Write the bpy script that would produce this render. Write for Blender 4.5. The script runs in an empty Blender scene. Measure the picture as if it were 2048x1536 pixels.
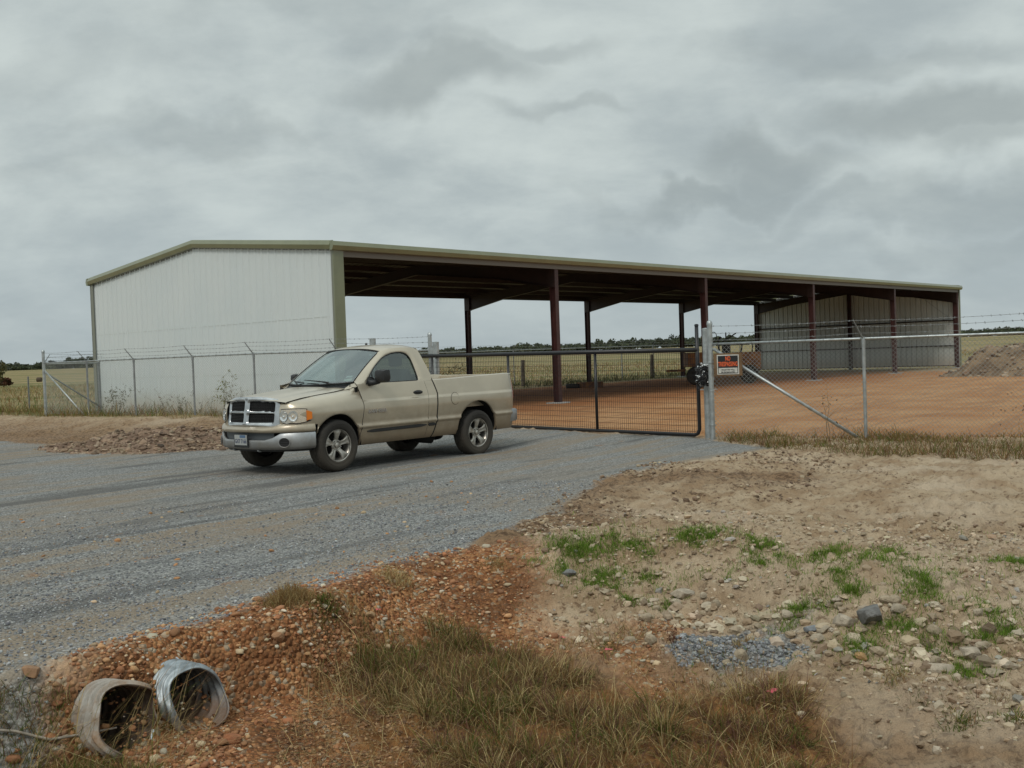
import bpy, math, random
import numpy as np
from math import radians, sin, cos, pi
rng = np.random.default_rng(7)
random.seed(7)
SC = bpy.context.scene
COL = SC.collection

# ------------------------------------------------------------------ camera
F_PX, PITCH, ROLL, CAM_H = 2133.0, 0.0261, -0.0353, 1.604      # for a 2048 x 1536 frame
cam_d = bpy.data.cameras.new('camera')
cam = bpy.data.objects.new('camera', cam_d); COL.objects.link(cam)
cam_d.sensor_width = 36.0; cam_d.lens = 36.0 * F_PX / 2048.0
cam_d.clip_start = 0.1; cam_d.clip_end = 9000
import mathutils
_fwd = mathutils.Vector((0, cos(PITCH), -sin(PITCH)))
_up0 = mathutils.Vector((0, sin(PITCH), cos(PITCH))); _rt0 = mathutils.Vector((1, 0, 0))
_rt = _rt0 * cos(ROLL) + _up0 * sin(ROLL)
_up = _up0 * cos(ROLL) - _rt0 * sin(ROLL)
_m = mathutils.Matrix((_rt, _up, -_fwd)).transposed()
cam.matrix_world = mathutils.Matrix.Translation((0, 0, CAM_H)) @ _m.to_4x4()
SC.camera = cam
SC.render.resolution_x = 1024; SC.render.resolution_y = 768
SC.view_settings.view_transform = 'Standard'; SC.view_settings.look = 'None'
SC.view_settings.exposure = 0.0; SC.view_settings.gamma = 1.0

def ray(px, py):
    X = px - 1024; Y = py - 768; cr, sr = cos(ROLL), sin(ROLL)
    a = X * cr + Y * sr; b = -X * sr + Y * cr
    c, s = cos(PITCH), sin(PITCH)
    return np.array([a / F_PX, c - (b / F_PX) * s, -s - (b / F_PX) * c])
def G(px, py, z=0.0):
    d = ray(px, py); t = (z - CAM_H) / d[2]; return np.array([d[0] * t, d[1] * t])
def atY(px, py, Y):
    d = ray(px, py); t = Y / d[1]; return np.array([d[0] * t, Y, CAM_H + d[2] * t])
def GP(pts, z=0.0): return np.array([G(x, y, z) for x, y in pts])

# ------------------------------------------------------------------ node helper
class NT:
    def __init__(s, tree): s.t = tree; tree.nodes.clear()
    def n(s, typ, ins=None, **props):
        nd = s.t.nodes.new(typ)
        for k, v in props.items(): setattr(nd, k, v)
        if ins:
            for k, v in ins.items():
                sock = nd.inputs[k]
                if isinstance(v, bpy.types.NodeSocket): s.t.links.new(v, sock)
                else:
                    try: sock.default_value = v
                    except Exception: sock.default_value = (*v, 1.0)
        return nd
    def math(s, op, a, b=0.0, c=None, clamp=False):
        i = {0: a, 1: b}
        if c is not None: i[2] = c
        return s.n('ShaderNodeMath', i, operation=op, use_clamp=clamp).outputs[0]
    def mix(s, f, a, b, blend='MIX'):
        nd = s.n('ShaderNodeMix', {0: f, 6: c4(a), 7: c4(b)}, data_type='RGBA', blend_type=blend)
        return nd.outputs[2]
    def noise(s, vec, scale, detail=4, rough=0.55, dist=0.0):
        return s.n('ShaderNodeTexNoise', {'Vector': vec, 'Scale': scale, 'Detail': detail, 'Roughness': rough, 'Distortion': dist}).outputs[0]
    def ramp(s, f, lo, hi, a=0.0, b=1.0):
        return s.n('ShaderNodeMapRange', {0: f, 1: lo, 2: hi, 3: a, 4: b}, interpolation_type='SMOOTHSTEP').outputs[0]
def c4(v):
    if isinstance(v, bpy.types.NodeSocket): return v
    return (*v, 1.0) if len(v) == 3 else v

# ------------------------------------------------------------------ world: overcast sky
SUN_EL, SUN_AZ = radians(48), radians(202)       # azimuth clockwise from +Y: behind the camera, slightly left
W = bpy.data.worlds.new('World'); SC.world = W; W.use_nodes = True
k = NT(W.node_tree)
tc = k.n('ShaderNodeTexCoord').outputs['Generated']
sep = k.n('ShaderNodeSeparateXYZ', {0: tc}).outputs
zc = k.math('MAXIMUM', sep[2], 0.0)
den = k.math('ADD', zc, 0.36)
px_ = k.math('DIVIDE', sep[0], den); py_ = k.math('DIVIDE', sep[1], den)
pv = k.n('ShaderNodeCombineXYZ', {0: px_, 1: py_, 2: 0.0}).outputs[0]
n1 = k.noise(pv, 1.9, 7, 0.55, 0.5)
n2 = k.noise(pv, 0.8, 5, 0.60, 0.6)
pv2 = k.n('ShaderNodeVectorMath', {0: pv, 1: (1.0, 1.35, 1.0)}, operation='MULTIPLY').outputs[0]
n3 = k.noise(pv2, 3.2, 8, 0.62, 0.15)
cl = k.math('ADD', k.math('MULTIPLY', n1, 0.40), k.math('ADD', k.math('MULTIPLY', n2, 0.30), k.math('MULTIPLY', n3, 0.30)))
clf = k.ramp(cl, 0.40, 0.61)
skycol = k.mix(clf, (0.42, 0.48, 0.488), (0.625, 0.69, 0.67))
# darker cloud bellies: ragged patches at fixed directions
nd_w = k.n('ShaderNodeTexNoise', {'Vector': tc, 'Scale': 7.0, 'Detail': 5.0, 'Roughness': 0.5})
wob = k.n('ShaderNodeVectorMath', {0: nd_w.outputs['Color'], 1: (0.5, 0.5, 0.5)}, operation='SUBTRACT').outputs[0]
wob = k.n('ShaderNodeVectorMath', {0: wob, 'Scale': 0.17}, operation='SCALE').outputs[0]
tcw = k.n('ShaderNodeVectorMath', {0: tc, 1: wob}, operation='ADD').outputs[0]
dark = None
for (x, y, sx, sz, amt) in [(870, 150, .085, .030, .85), (1000, 95, .12, .016, .5), (1560, 350, .085, .024, .8), (1420, 400, .12, .012, .85), (1950, 215, .16, .028, .9), (1980, 270, .07, .02, .7), (1780, 100, .16, .016, .4),
                            (600, 50, .16, .022, .25), (1960, 380, .09, .020, .6), (60, 110, .15, .022, .2), (1130, 250, .08, .012, .5), (1800, 415, .14, .014, .55), (420, 270, .12, .012, .4), (1950, 470, .14, .014, .5), (60, 330, .12, .012, .2)]:
    d = ray(x, y); d = d / np.linalg.norm(d)
    df = k.n('ShaderNodeVectorMath', {0: tcw, 1: tuple(d)}, operation='SUBTRACT').outputs[0]
    df = k.n('ShaderNodeVectorMath', {0: df, 1: (1 / sx, 1 / sx, 1 / sz)}, operation='MULTIPLY').outputs[0]
    ln = k.n('ShaderNodeVectorMath', {0: df}, operation='LENGTH').outputs['Value']
    f = k.ramp(ln, 0.35, 1.25, amt, 0.0)
    dark = f if dark is None else k.math('MAXIMUM', dark, f)
skycol = k.mix(k.math('MULTIPLY', dark, 0.62), skycol, (0.265, 0.305, 0.305))
hz = k.ramp(sep[2], 0.02, 0.20, 0.55, 0.0)
skycol = k.mix(hz, skycol, (0.39, 0.46, 0.495))
up = k.ramp(sep[2], 0.35, 1.0, 1.0, 1.75)
skycol = k.n('ShaderNodeVectorMath', {0: skycol, 'Scale': up}, operation='SCALE').outputs[0]
nish = k.n('ShaderNodeTexSky', sky_type='NISHITA', sun_disc=False, sun_elevation=SUN_EL, sun_rotation=SUN_AZ)
bgn = k.n('ShaderNodeBackground', {0: nish.outputs[0], 1: 0.05})
bgc = k.n('ShaderNodeBackground', {0: skycol, 1: 1.0})
mx = k.n('ShaderNodeMixShader', {0: 0.93, 1: bgn.outputs[0], 2: bgc.outputs[0]})
k.n('ShaderNodeOutputWorld', {0: mx.outputs[0]})

sun_d = bpy.data.lights.new('sun', 'SUN'); sun_d.energy = 1.15; sun_d.angle = radians(16); sun_d.color = (1.0, 0.95, 0.87)
sun = bpy.data.objects.new('sun', sun_d); COL.objects.link(sun)
_sd = mathutils.Vector((sin(SUN_AZ) * cos(SUN_EL), cos(SUN_AZ) * cos(SUN_EL), sin(SUN_EL)))
sun.rotation_euler = _sd.to_track_quat('Z', 'Y').to_euler()

# ------------------------------------------------------------------ object helpers
def tag(o, label=None, cat=None, group=None, kind=None):
    if label: o['label'] = label
    if cat: o['category'] = cat
    if group: o['group'] = group
    if kind: o['kind'] = kind
    return o
def empty(name, loc=(0, 0, 0), rz=0.0, label=None, cat=None, group=None):
    o = bpy.data.objects.new(name, None); COL.objects.link(o)
    o.location = loc; o.rotation_euler = (0, 0, rz); o.empty_display_size = 0.2
    return tag(o, label, cat, group)
def mk(name, V, Fs, mat, parent=None, smooth=False, attrs=None, mi=None):
    """V (n,3) array; Fs list of int arrays (m,3)/(m,4)"""
    V = np.asarray(V, dtype=np.float32)
    if not isinstance(Fs, list): Fs = [Fs]
    Fs = [np.asarray(f, dtype=np.int32) for f in Fs if len(f)]
    me = bpy.data.meshes.new(name)
    me.vertices.add(len(V)); me.vertices.foreach_set('co', V.ravel())
    nl = sum(f.size for f in Fs); npoly = sum(len(f) for f in Fs)
    me.loops.add(nl); me.polygons.add(npoly)
    me.loops.foreach_set('vertex_index', np.concatenate([f.ravel() for f in Fs]))
    st = []; o = 0
    for f in Fs:
        st.append(o + np.arange(len(f)) * f.shape[1]); o += f.size
    me.polygons.foreach_set('loop_start', np.concatenate(st).astype(np.int32))
    me.update(calc_edges=True)
    me.polygons.foreach_set('use_smooth', np.full(npoly, bool(smooth)))
    for m in (mat if isinstance(mat, (list, tuple)) else [mat]): me.materials.append(m)
    if mi is not None: me.polygons.foreach_set('material_index', np.asarray(mi, dtype=np.int32))
    if attrs:
        for an, av in attrs.items():
            av = np.asarray(av, dtype=np.float32)
            if av.ndim == 1:
                a = me.attributes.new(an, 'FLOAT', 'POINT'); a.data.foreach_set('value', av)
            else:
                a = me.attributes.new(an, 'FLOAT_COLOR', 'POINT')
                c = np.ones((len(V), 4), np.float32); c[:, :3] = av; a.data.foreach_set('color', c.ravel())
    me.validate()
    ob = bpy.data.objects.new(name, me); COL.objects.link(ob)
    if parent: ob.parent = parent
    return ob

class MB:
    def __init__(s): s.v = []; s.f = []
    def add(s, V, Fc):
        b = len(s.v); s.v += [tuple(p) for p in V]; s.f += [tuple(b + i for i in q) for q in Fc]; return s
    def box(s, a, b):
        x0, y0, z0 = a; x1, y1, z1 = b
        return s.add([(x0, y0, z0), (x1, y0, z0), (x1, y1, z0), (x0, y1, z0), (x0, y0, z1), (x1, y0, z1), (x1, y1, z1), (x0, y1, z1)],
                     [(0, 3, 2, 1), (4, 5, 6, 7), (0, 1, 5, 4), (1, 2, 6, 5), (2, 3, 7, 6), (3, 0, 4, 7)])
    def tube(s, pts, r, n=8, cap=True):
        pts = [np.array(p, float) for p in pts]; rr = r if isinstance(r, (list, tuple)) else [r] * len(pts)
        T = [pts[min(i + 1, len(pts) - 1)] - pts[max(i - 1, 0)] for i in range(len(pts))]
        u = np.cross(T[0], (0, 0, 1.0)); 
        if np.linalg.norm(u) < 1e-3 * np.linalg.norm(T[0]): u = np.array([1.0, 0, 0])
        V = []
        for p, t, r_ in zip(pts, T, rr):
            t = t / (np.linalg.norm(t) + 1e-12); u = u - t * np.dot(u, t); u = u / (np.linalg.norm(u) + 1e-12); w = np.cross(t, u)
            for i in range(n):
                a = 2 * pi * i / n; V.append(p + r_ * (cos(a) * u + sin(a) * w))
        Fc = []
        for k_ in range(len(pts) - 1):
            for i in range(n):
                j = (i + 1) % n; Fc.append((k_ * n + i, k_ * n + j, (k_ + 1) * n + j, (k_ + 1) * n + i))
        if cap: Fc.append(tuple(range(n - 1, -1, -1))); Fc.append(tuple((len(pts) - 1) * n + i for i in range(n)))
        return s.add(V, Fc)
    def lathe(s, prof, n=48, axis='y', c=(0, 0, 0), mod=None):
        """prof list of (r, h) revolved about axis"""
        V = []
        for (r, h) in prof:
            for i in range(n):
                a = 2 * pi * i / n; r_ = mod(r, h, i) if mod else r
                p = (r_ * cos(a), h, r_ * sin(a)) if axis == 'y' else ((r_ * cos(a), r_ * sin(a), h) if axis == 'z' else (h, r_ * cos(a), r_ * sin(a)))
                V.append((p[0] + c[0], p[1] + c[1], p[2] + c[2]))
        Fc = [(k_ * n + i, k_ * n + (i + 1) % n, (k_ + 1) * n + (i + 1) % n, (k_ + 1) * n + i) for k_ in range(len(prof) - 1) for i in range(n)]
        return s.add(V, Fc)
    def prism(s, poly, axis, a, b):
        """extrude 2-D polygon poly along axis from a to b; poly coords are the two other axes in order"""
        def P(p, h):
            if axis == 'x': return (h, p[0], p[1])
            if axis == 'y': return (p[0], h, p[1])
            return (p[0], p[1], h)
        n = len(poly); V = [P(p, a) for p in poly] + [P(p, b) for p in poly]
        Fc = [tuple(range(n)), tuple(range(2 * n - 1, n - 1, -1))] + [(i, i + n, (i + 1) % n + n, (i + 1) % n) for i in range(n)]
        return s.add(V, Fc)
    def build(s, name, mat, parent=None, smooth=False, bevel=0.0, fix=True, solid=0.0, auto=None):
        me = bpy.data.meshes.new(name); me.from_pydata(s.v, [], s.f); me.update()
        if fix:
            import bmesh
            bm = bmesh.new(); bm.from_mesh(me); bmesh.ops.recalc_face_normals(bm, faces=bm.faces); bm.to_mesh(me); bm.free()
        for m in (mat if isinstance(mat, (list, tuple)) else [mat]): me.materials.append(m)
        if smooth: me.polygons.foreach_set('use_smooth', np.ones(len(me.polygons), bool))
        ob = bpy.data.objects.new(name, me); COL.objects.link(ob)
        if parent: ob.parent = parent
        if solid:
            md = ob.modifiers.new('s', 'SOLIDIFY'); md.thickness = solid; md.offset = 0
        if bevel:
            md = ob.modifiers.new('b', 'BEVEL'); md.width = bevel; md.segments = 2; md.limit_method = 'ANGLE'
        if auto: sharp(ob, auto)
        return ob
def sharp(ob, ang=35):
    me = ob.data
    me.polygons.foreach_set('use_smooth', np.ones(len(me.polygons), bool))
    import bmesh
    bm = bmesh.new(); bm.from_mesh(me)
    for e in bm.edges:
        if len(e.link_faces) == 2 and e.calc_face_angle(0) > radians(ang): e.smooth = False
    bm.to_mesh(me); bm.free(); return ob

def prisms(P0, P1, r):
    """3-sided thin wires from P0 to P1 (n,3) arrays"""
    P0 = np.asarray(P0, float); P1 = np.asarray(P1, float); n = len(P0)
    t = P1 - P0; t /= np.linalg.norm(t, axis=1, keepdims=True) + 1e-12
    ref = np.where(np.abs(t[:, 2:3]) > .9, np.array([[1.0, 0, 0]]), np.array([[0, 0, 1.0]]))
    u = np.cross(t, ref); u /= np.linalg.norm(u, axis=1, keepdims=True); w = np.cross(t, u)
    V = np.zeros((n, 6, 3))
    for i in range(3):
        a = 2 * pi * i / 3; o = r * (cos(a) * u + sin(a) * w); V[:, i] = P0 + o; V[:, 3 + i] = P1 + o
    b = (np.arange(n) * 6)[:, None]
    Fc = np.concatenate([b + np.array([[i, (i + 1) % 3, 3 + (i + 1) % 3, 3 + i]]) for i in range(3)])
    return V.reshape(-1, 3), Fc

# ------------------------------------------------------------------ materials
def mat(name, col, rough=0.6, metal=0.0, var=0.0, vscale=3.0, col2=None, bump=0.0, bscale=40.0, coat=0.0, spec=0.5, dust=None, attr=None, sheen=0, trans=None):
    m = bpy.data.materials.new(name); m.use_nodes = True; k = NT(m.node_tree)
    tc = k.n('ShaderNodeTexCoord').outputs['Object']
    base = c4(col)
    if attr: base = k.n('ShaderNodeAttribute', attribute_name=attr).outputs['Color']
    if col2 is not None or var:
        n = k.noise(tc, vscale, 6, 0.6)
        f = k.ramp(n, 0.38, 0.62)
        c2 = col2 if col2 is not None else tuple(min(1, v * (1 - var)) for v in col)
        if attr: base = k.mix(k.math('MULTIPLY', f, var), base, (0.02, 0.02, 0.02))
        else: base = k.mix(f, base, c2)
    if dust:                                   # (colour, z0, z1, amount): dried dirt thrown up from below, ragged edge
        z = k.n('ShaderNodeSeparateXYZ', {0: tc}).outputs[2]
        zz = k.math('ADD', z, k.math('MULTIPLY', k.math('SUBTRACT', k.noise(tc, 5.0, 6, 0.7), 0.5), 0.5))
        fd = k.math('MULTIPLY', k.ramp(zz, dust[1], dust[2], 1.0, 0.0), dust[3])
        base = k.mix(fd, base, dust[0])
        rough = k.math('ADD', rough, k.math('MULTIPLY', fd, 0.35))
    b = k.n('ShaderNodeBsdfPrincipled', {'Base Color': base, 'Roughness': rough, 'Metallic': metal, 'Coat Weight': coat, 'Coat Roughness': 0.12, 'Specular IOR Level': spec})
    if bump:
        bn = k.noise(tc, bscale, 5, 0.6)
        b.inputs['Normal'].default_value
        bm = k.n('ShaderNodeBump', {'Height': bn, 'Strength': bump, 'Distance': 0.02})
        k.t.links.new(bm.outputs[0], b.inputs['Normal'])
    out = b.outputs[0]
    if trans:                                  # thin leaf: part of the light passes through
        tb = k.n('ShaderNodeBsdfTranslucent', {0: base}).outputs[0]
        out = k.n('ShaderNodeMixShader', {0: trans, 1: out, 2: tb}).outputs[0]
    k.n('ShaderNodeOutputMaterial', {0: out})
    return m
def glass(name, tint, refl=0.06):
    m = bpy.data.materials.new(name); m.use_nodes = True; k = NT(m.node_tree)
    fc = k.n('ShaderNodeLayerWeight', {0: 0.5}).outputs['Facing']
    fr = k.math('ADD', k.math('MULTIPLY', k.math('POWER', fc, 4.0), 0.9), refl, clamp=True)
    t = k.n('ShaderNodeBsdfTransparent', {0: c4(tint)}).outputs[0]
    g = k.n('ShaderNodeBsdfGlossy', {0: (0.92, 1.0, 0.99, 1), 1: 0.03}).outputs[0]
    k.n('ShaderNodeOutputMaterial', {0: k.n('ShaderNodeMixShader', {0: fr, 1: t, 2: g}).outputs[0]})
    return m

M = {}
M['galv'] = mat('galvanised_steel', (0.50, 0.53, 0.53), 0.42, 0.75, var=0.25, vscale=9)
M['galv_dull'] = mat('weathered_galvanised', (0.30, 0.315, 0.32), 0.6, 0.4, var=0.25, vscale=7)
M['wire'] = mat('fence_wire', (0.36, 0.38, 0.37), 0.55, 0.5)
M['black_paint'] = mat('black_gate_paint', (0.014, 0.014, 0.016), 0.38, var=0.3, vscale=12)
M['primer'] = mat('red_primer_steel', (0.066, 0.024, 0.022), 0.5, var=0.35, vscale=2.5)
M['primer_shaded'] = mat('red_primer_rafter_shaded', (0.036, 0.018, 0.016), 0.55, var=0.3, vscale=1.5)  # same red primer as the columns, darkened for the shade under the roof
M['green_trim'] = mat('sage_green_trim', (0.20, 0.215, 0.125), 0.28, var=0.10, vscale=2, coat=.5)
M['concrete'] = mat('pier_concrete', (0.40, 0.40, 0.38), 0.85, var=0.3, vscale=8, bump=0.3)
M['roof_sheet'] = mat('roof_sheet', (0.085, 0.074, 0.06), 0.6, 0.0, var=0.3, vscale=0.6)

# white ribbed wall: panels with faint streaks and dirt near the ground
def wall_mat(name, col, dirt):
    m = bpy.data.materials.new(name); m.use_nodes = True; k = NT(m.node_tree)
    tc = k.n('ShaderNodeTexCoord').outputs['Object']
    sx = k.n('ShaderNodeVectorMath', {0: tc, 1: (3.0, 3.0, 0.25)}, operation='MULTIPLY').outputs[0]
    n = k.noise(sx, 1.2, 6, 0.6); n2 = k.noise(tc, 0.5, 4, 0.5)
    base = k.mix(k.ramp(n, 0.35, 0.7, 0, 0.10), col, tuple(v * 0.80 for v in col))
    base = k.mix(k.ramp(n2, 0.35, 0.7, 0, 0.3), base, tuple(v * c for v, c in zip(col, (0.86, 0.9, 0.93))))
    z = k.n('ShaderNodeSeparateXYZ', {0: tc}).outputs[2]
    zz = k.math('ADD', z, k.math('MULTIPLY', k.noise(tc, 2.0, 6, 0.7), -0.5))
    base = k.mix(k.ramp(zz, -0.1, 0.8, 0.75, 0.0), base, dirt)
    b = k.n('ShaderNodeBsdfPrincipled', {'Base Color': base, 'Roughness': 0.45, 'Specular IOR Level': 0.35})
    k.n('ShaderNodeOutputMaterial', {0: b.outputs[0]}); return m
M['wall'] = wall_mat('white_wall_panel', (0.64, 0.685, 0.685), (0.42, 0.36, 0.26))
M['wall_in'] = wall_mat('white_wall_liner', (0.62, 0.64, 0.61), (0.45, 0.38, 0.3))

# ------------------------------------------------------------------ numpy noise
def _hash(ix, iy, seed):
    h = (ix.astype(np.int64) * 374761393 + iy.astype(np.int64) * 668265263 + seed * 1442695041) & 0x7fffffff
    h = ((h ^ (h >> 13)) * 1274126177) & 0x7fffffff
    return ((h ^ (h >> 16)) & 0xffff) / 65535.0
def vnoise(x, y, seed=0):
    ix = np.floor(x); iy = np.floor(y); fx = x - ix; fy = y - iy
    fx = fx * fx * (3 - 2 * fx); fy = fy * fy * (3 - 2 * fy)
    a = _hash(ix, iy, seed); b = _hash(ix + 1, iy, seed); c = _hash(ix, iy + 1, seed); d = _hash(ix + 1, iy + 1, seed)
    return (a * (1 - fx) + b * fx) * (1 - fy) + (c * (1 - fx) + d * fx) * fy
def fbm(x, y, sc, oc=4, seed=0, gain=0.5):
    s = 0; a = 1; t = 0
    for o in range(oc):
        s = s + a * vnoise(x * sc * 2 ** o + 17.3 * o, y * sc * 2 ** o - 9.1 * o, seed + o); t += a; a *= gain
    return s / t
def sst(a, b, x):
    t = np.clip((x - a) / (b - a), 0, 1); return t * t * (3 - 2 * t)
def seg_dist(x, y, P, closed=False):
    """distance to polyline and interpolation parameter (index + t)"""
    best = np.full(x.shape, 1e9); par = np.zeros(x.shape); n = len(P)
    for i in range(n if closed else n - 1):
        a = P[i]; b = P[(i + 1) % n]; d = b - a; L = d @ d + 1e-12
        t = np.clip(((x - a[0]) * d[0] + (y - a[1]) * d[1]) / L, 0, 1)
        dd = np.hypot(x - a[0] - t * d[0], y - a[1] - t * d[1])
        m = dd < best; best = np.where(m, dd, best); par = np.where(m, i + t, par)
    return best, par
def inside(x, y, P):
    r = np.zeros(x.shape, bool); n = len(P); j = n - 1
    for i in range(n):
        xi, yi = P[i]; xj, yj = P[j]
        c = ((yi > y) != (yj > y)) & (x < (xj - xi) * (y - yi) / (yj - yi + 1e-12) + xi); r ^= c; j = i
    return r
def sdf(x, y, P):
    d, _ = seg_dist(x, y, P, True); return np.where(inside(x, y, P), -d, d)

# ------------------------------------------------------------------ site lines (metres)
B_O = np.array([-4.5336, 28.037]); B_A = 0.8367; BAY = 9.144; B_W = 13.2
BU = np.array([cos(B_A), sin(B_A)]); BV = np.array([-sin(B_A), cos(B_A)])
FENCE_L = np.array([[-15.0, 34.2], [-8.93, 29.8], [-3.3, 25.75]])
GATE_R = np.array([3.36, 19.25]); GATE_DIR = np.array([-0.7071, 0.7071])
BERM = np.array([[-40, 52.0], [-15.0, 34.2], [-8.93, 29.8], [-3.7, 26.3], [-0.4, 22.4], [3.4, 19.0]]); BERM_H = np.array([.25, .25, .25, .2, .1, 0.0])

DITCH = GP([(-300, 1640), (170, 1530), (330, 1490), (470, 1425), (620, 1400), (800, 1350), (1000, 1310), (1200, 1295), (1450, 1305), (1650, 1360), (1900, 1365), (2100, 1395), (2700, 1450), (2700, 2300), (-400, 2300)], -0.44)
GRAVEL = GP([(-600, 1440), (-200, 1430), (0, 1385), (120, 1325), (300, 1275), (480, 1222), (600, 1180), (730, 1140), (900, 1110), (1050, 1068), (1110, 1010), (1200, 960), (1330, 925), (1440, 912), (1540, 893), (1450, 884), (1405, 877)])
GRAVEL = np.concatenate([GRAVEL, np.array([[-0.3, 22.9], [-2.0, 23.6], [-5.5, 23.0]]), GP([(440, 896), (330, 903), (200, 905), (120, 898), (60, 888), (0, 880)]), np.array([[-30, 32.0], [-40, 10.0], [-12.0, 1.0]])])
PAD = np.array([[3.6, 19.2], [5.5, 18.4], [9, 17.2], [16, 15.6], [40, 12], [60, 30]])
PAD = np.concatenate([PAD, GP([(2300, 762), (2048, 748), (1850, 742)]), np.array([B_O + BU * 44 + BV * 10, B_O + BU * 44 + BV * 11.4, B_O + BU * 30 + BV * 12.2, B_O + BU * 8 + BV * 12.5, B_O + BU * 1 + BV * 8, B_O + BU * (-0.5) + BV * 0.5, [-3.6, 26.8], [-0.8, 23.6]])])
ORANGE = np.concatenate([GP([(-100, 1425), (60, 1355), (160, 1298), (480, 1206), (730, 1120), (900, 1098), (1030, 1092), (1060, 1135), (1130, 1175), (1260, 1215), (1330, 1250)]), GP([(1330, 1275), (1200, 1285), (1080, 1315), (900, 1330), (760, 1360), (700, 1440), (660, 1560), (130, 1560), (-100, 1560)], -0.4)])
FIELD = np.concatenate([GP([(-900, 838), (0, 838)]), np.array([[-15.2, 33.4], [-9.5, 29.4], [-5.0, 26.3], B_O + BV * 0.4, B_O + BU * (-0.2) + BV * 11.6, B_O + BU * 8 + BV * 12.6, B_O + BU * 30 + BV * 12.3, B_O + BU * 44 + BV * 11.5, B_O + BU * 60 + BV * 9]), np.array([[150, 60], [4000, 500], [3000, 4000], [-3000, 4000], [-4000, 100]])])
BUMPS = [(1180, 1105, .11, .42), (1320, 1085, .10, .5), (1440, 1100, .13, .42), (1560, 1150, .05, .4), (1700, 1130, .14, .5), (1820, 1170, .10, .45), (2000, 1200, .10, .6), (1350, 1170, .07, .4), (1900, 1010, .10, .5), (2030, 960, .12, .6), (1230, 995, .07, .7), (1450, 960, .05, .6)]
BUMPW = [(*G(a, b), h_, s_) for a, b, h_, s_ in BUMPS]

PIPES = [(atY(394, 1400, 6.04), .192, (-.79, .60, -.03), 'bright zinc corrugated culvert pipe end, right of the pale crumpled one', False),
         (atY(258, 1450, 5.66), .195, (-.79, .60, -.03), 'pale crumpled corrugated culvert pipe end at the lower left', True)]
def H0(x, y):
    r = np.hypot(x, y)
    z = 3.0 * sst(70, 520, r)
    d, p = seg_dist(x, y, BERM); hb = np.interp(p, np.arange(len(BERM_H)), BERM_H)
    z = z + hb * (1 - sst(0.9, 3.6, d)) * sst(3.6, 3.4, -hb * 0 + 0)  if False else z + hb * (1 - sst(0.9, 3.4, d))
    dd = sdf(x, y, DITCH)
    wd = 0.45 + 1.05 * sst(-1.55, -0.7, x) + 0.25 * sst(-0.6, 1.0, x)
    z = z - 0.44 * (1 - sst(0.0, 1.0, dd / wd)) - 0.05 * sst(0, 1.0, -dd)
    for bx, by, bh, bs in BUMPW: z = z + bh * np.exp(-((x - bx) ** 2 + (y - by) ** 2) / (2 * bs * bs))
    # trench behind the wheels and the wheel ruts on the drive
    z = z - 0.045 * np.exp(-((x - 0.3) ** 2 + (y - 18.0) ** 2) / 2.2)
    return z
def masks(x, y):
    n = (fbm(x, y, 1.3, 5, 11) - 0.5); nb = fbm(x, y, 0.35, 4, 21) - 0.5
    g = 1 - sst(-0.12, 0.10, sdf(x, y, GRAVEL) + n * 0.75)
    p = 1 - sst(-0.3, 0.5, sdf(x, y, PAD) + nb * 1.2)
    o = 1 - sst(-0.2, 0.25, sdf(x, y, ORANGE) + n * 0.8)
    f = 1 - sst(-0.4, 0.6, sdf(x, y, FIELD) + nb * 1.5)
    return g, p, o, f
def H(x, y):
    x = np.asarray(x, float); y = np.asarray(y, float)
    z = H0(x, y); r = np.hypot(x, y)
    g, p, o, f = masks(x, y)
    near = 1 - sst(35, 60, r)
    soil = np.clip(1 - g - p - f, 0, 1) * (1 - 0.5 * o)
    z = z + soil * near * ((fbm(x, y, 1.1, 3, 31) - 0.5) * 0.13 + (np.abs(fbm(x, y, 4.5, 5, 41, .62) - 0.5)) * 0.24 - 0.02)
    z = z + (g * (1 - o)) * near * ((fbm((x * .58 + y * .81) * .35, (y * .58 - x * .81) * 2.6, 0.6, 4, 51) - 0.5) * 0.055 + (fbm(x, y, 18, 2, 52) - 0.5) * 0.012)
    z = z + np.clip(p, 0, 1) * near * ((fbm(x, y, 2.0, 4, 61) - 0.5) * 0.045 + (np.abs(fbm(x * .8 + y * .5, y * .4, 1.6, 3, 63) - .5)) * .05)
    z = z + f * near * (fbm(x, y, 1.0, 3, 62) - 0.5) * 0.08
    return z
def G3(px, py):
    """pixel -> point on the terrain"""
    d = ray(px, py); t = np.geomspace(2.5, 400, 1400)
    P = d[None, :] * t[:, None]; zz = CAM_H + P[:, 2]; hh = H0(P[:, 0], P[:, 1])
    i = int(np.argmax(zz < hh)); return np.array([P[i, 0], P[i, 1], float(H(P[i:i + 1, 0], P[i:i + 1, 1])[0])])
def GP3(pts): return np.array([G3(x, y)[:2] for x, y in pts])

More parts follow.
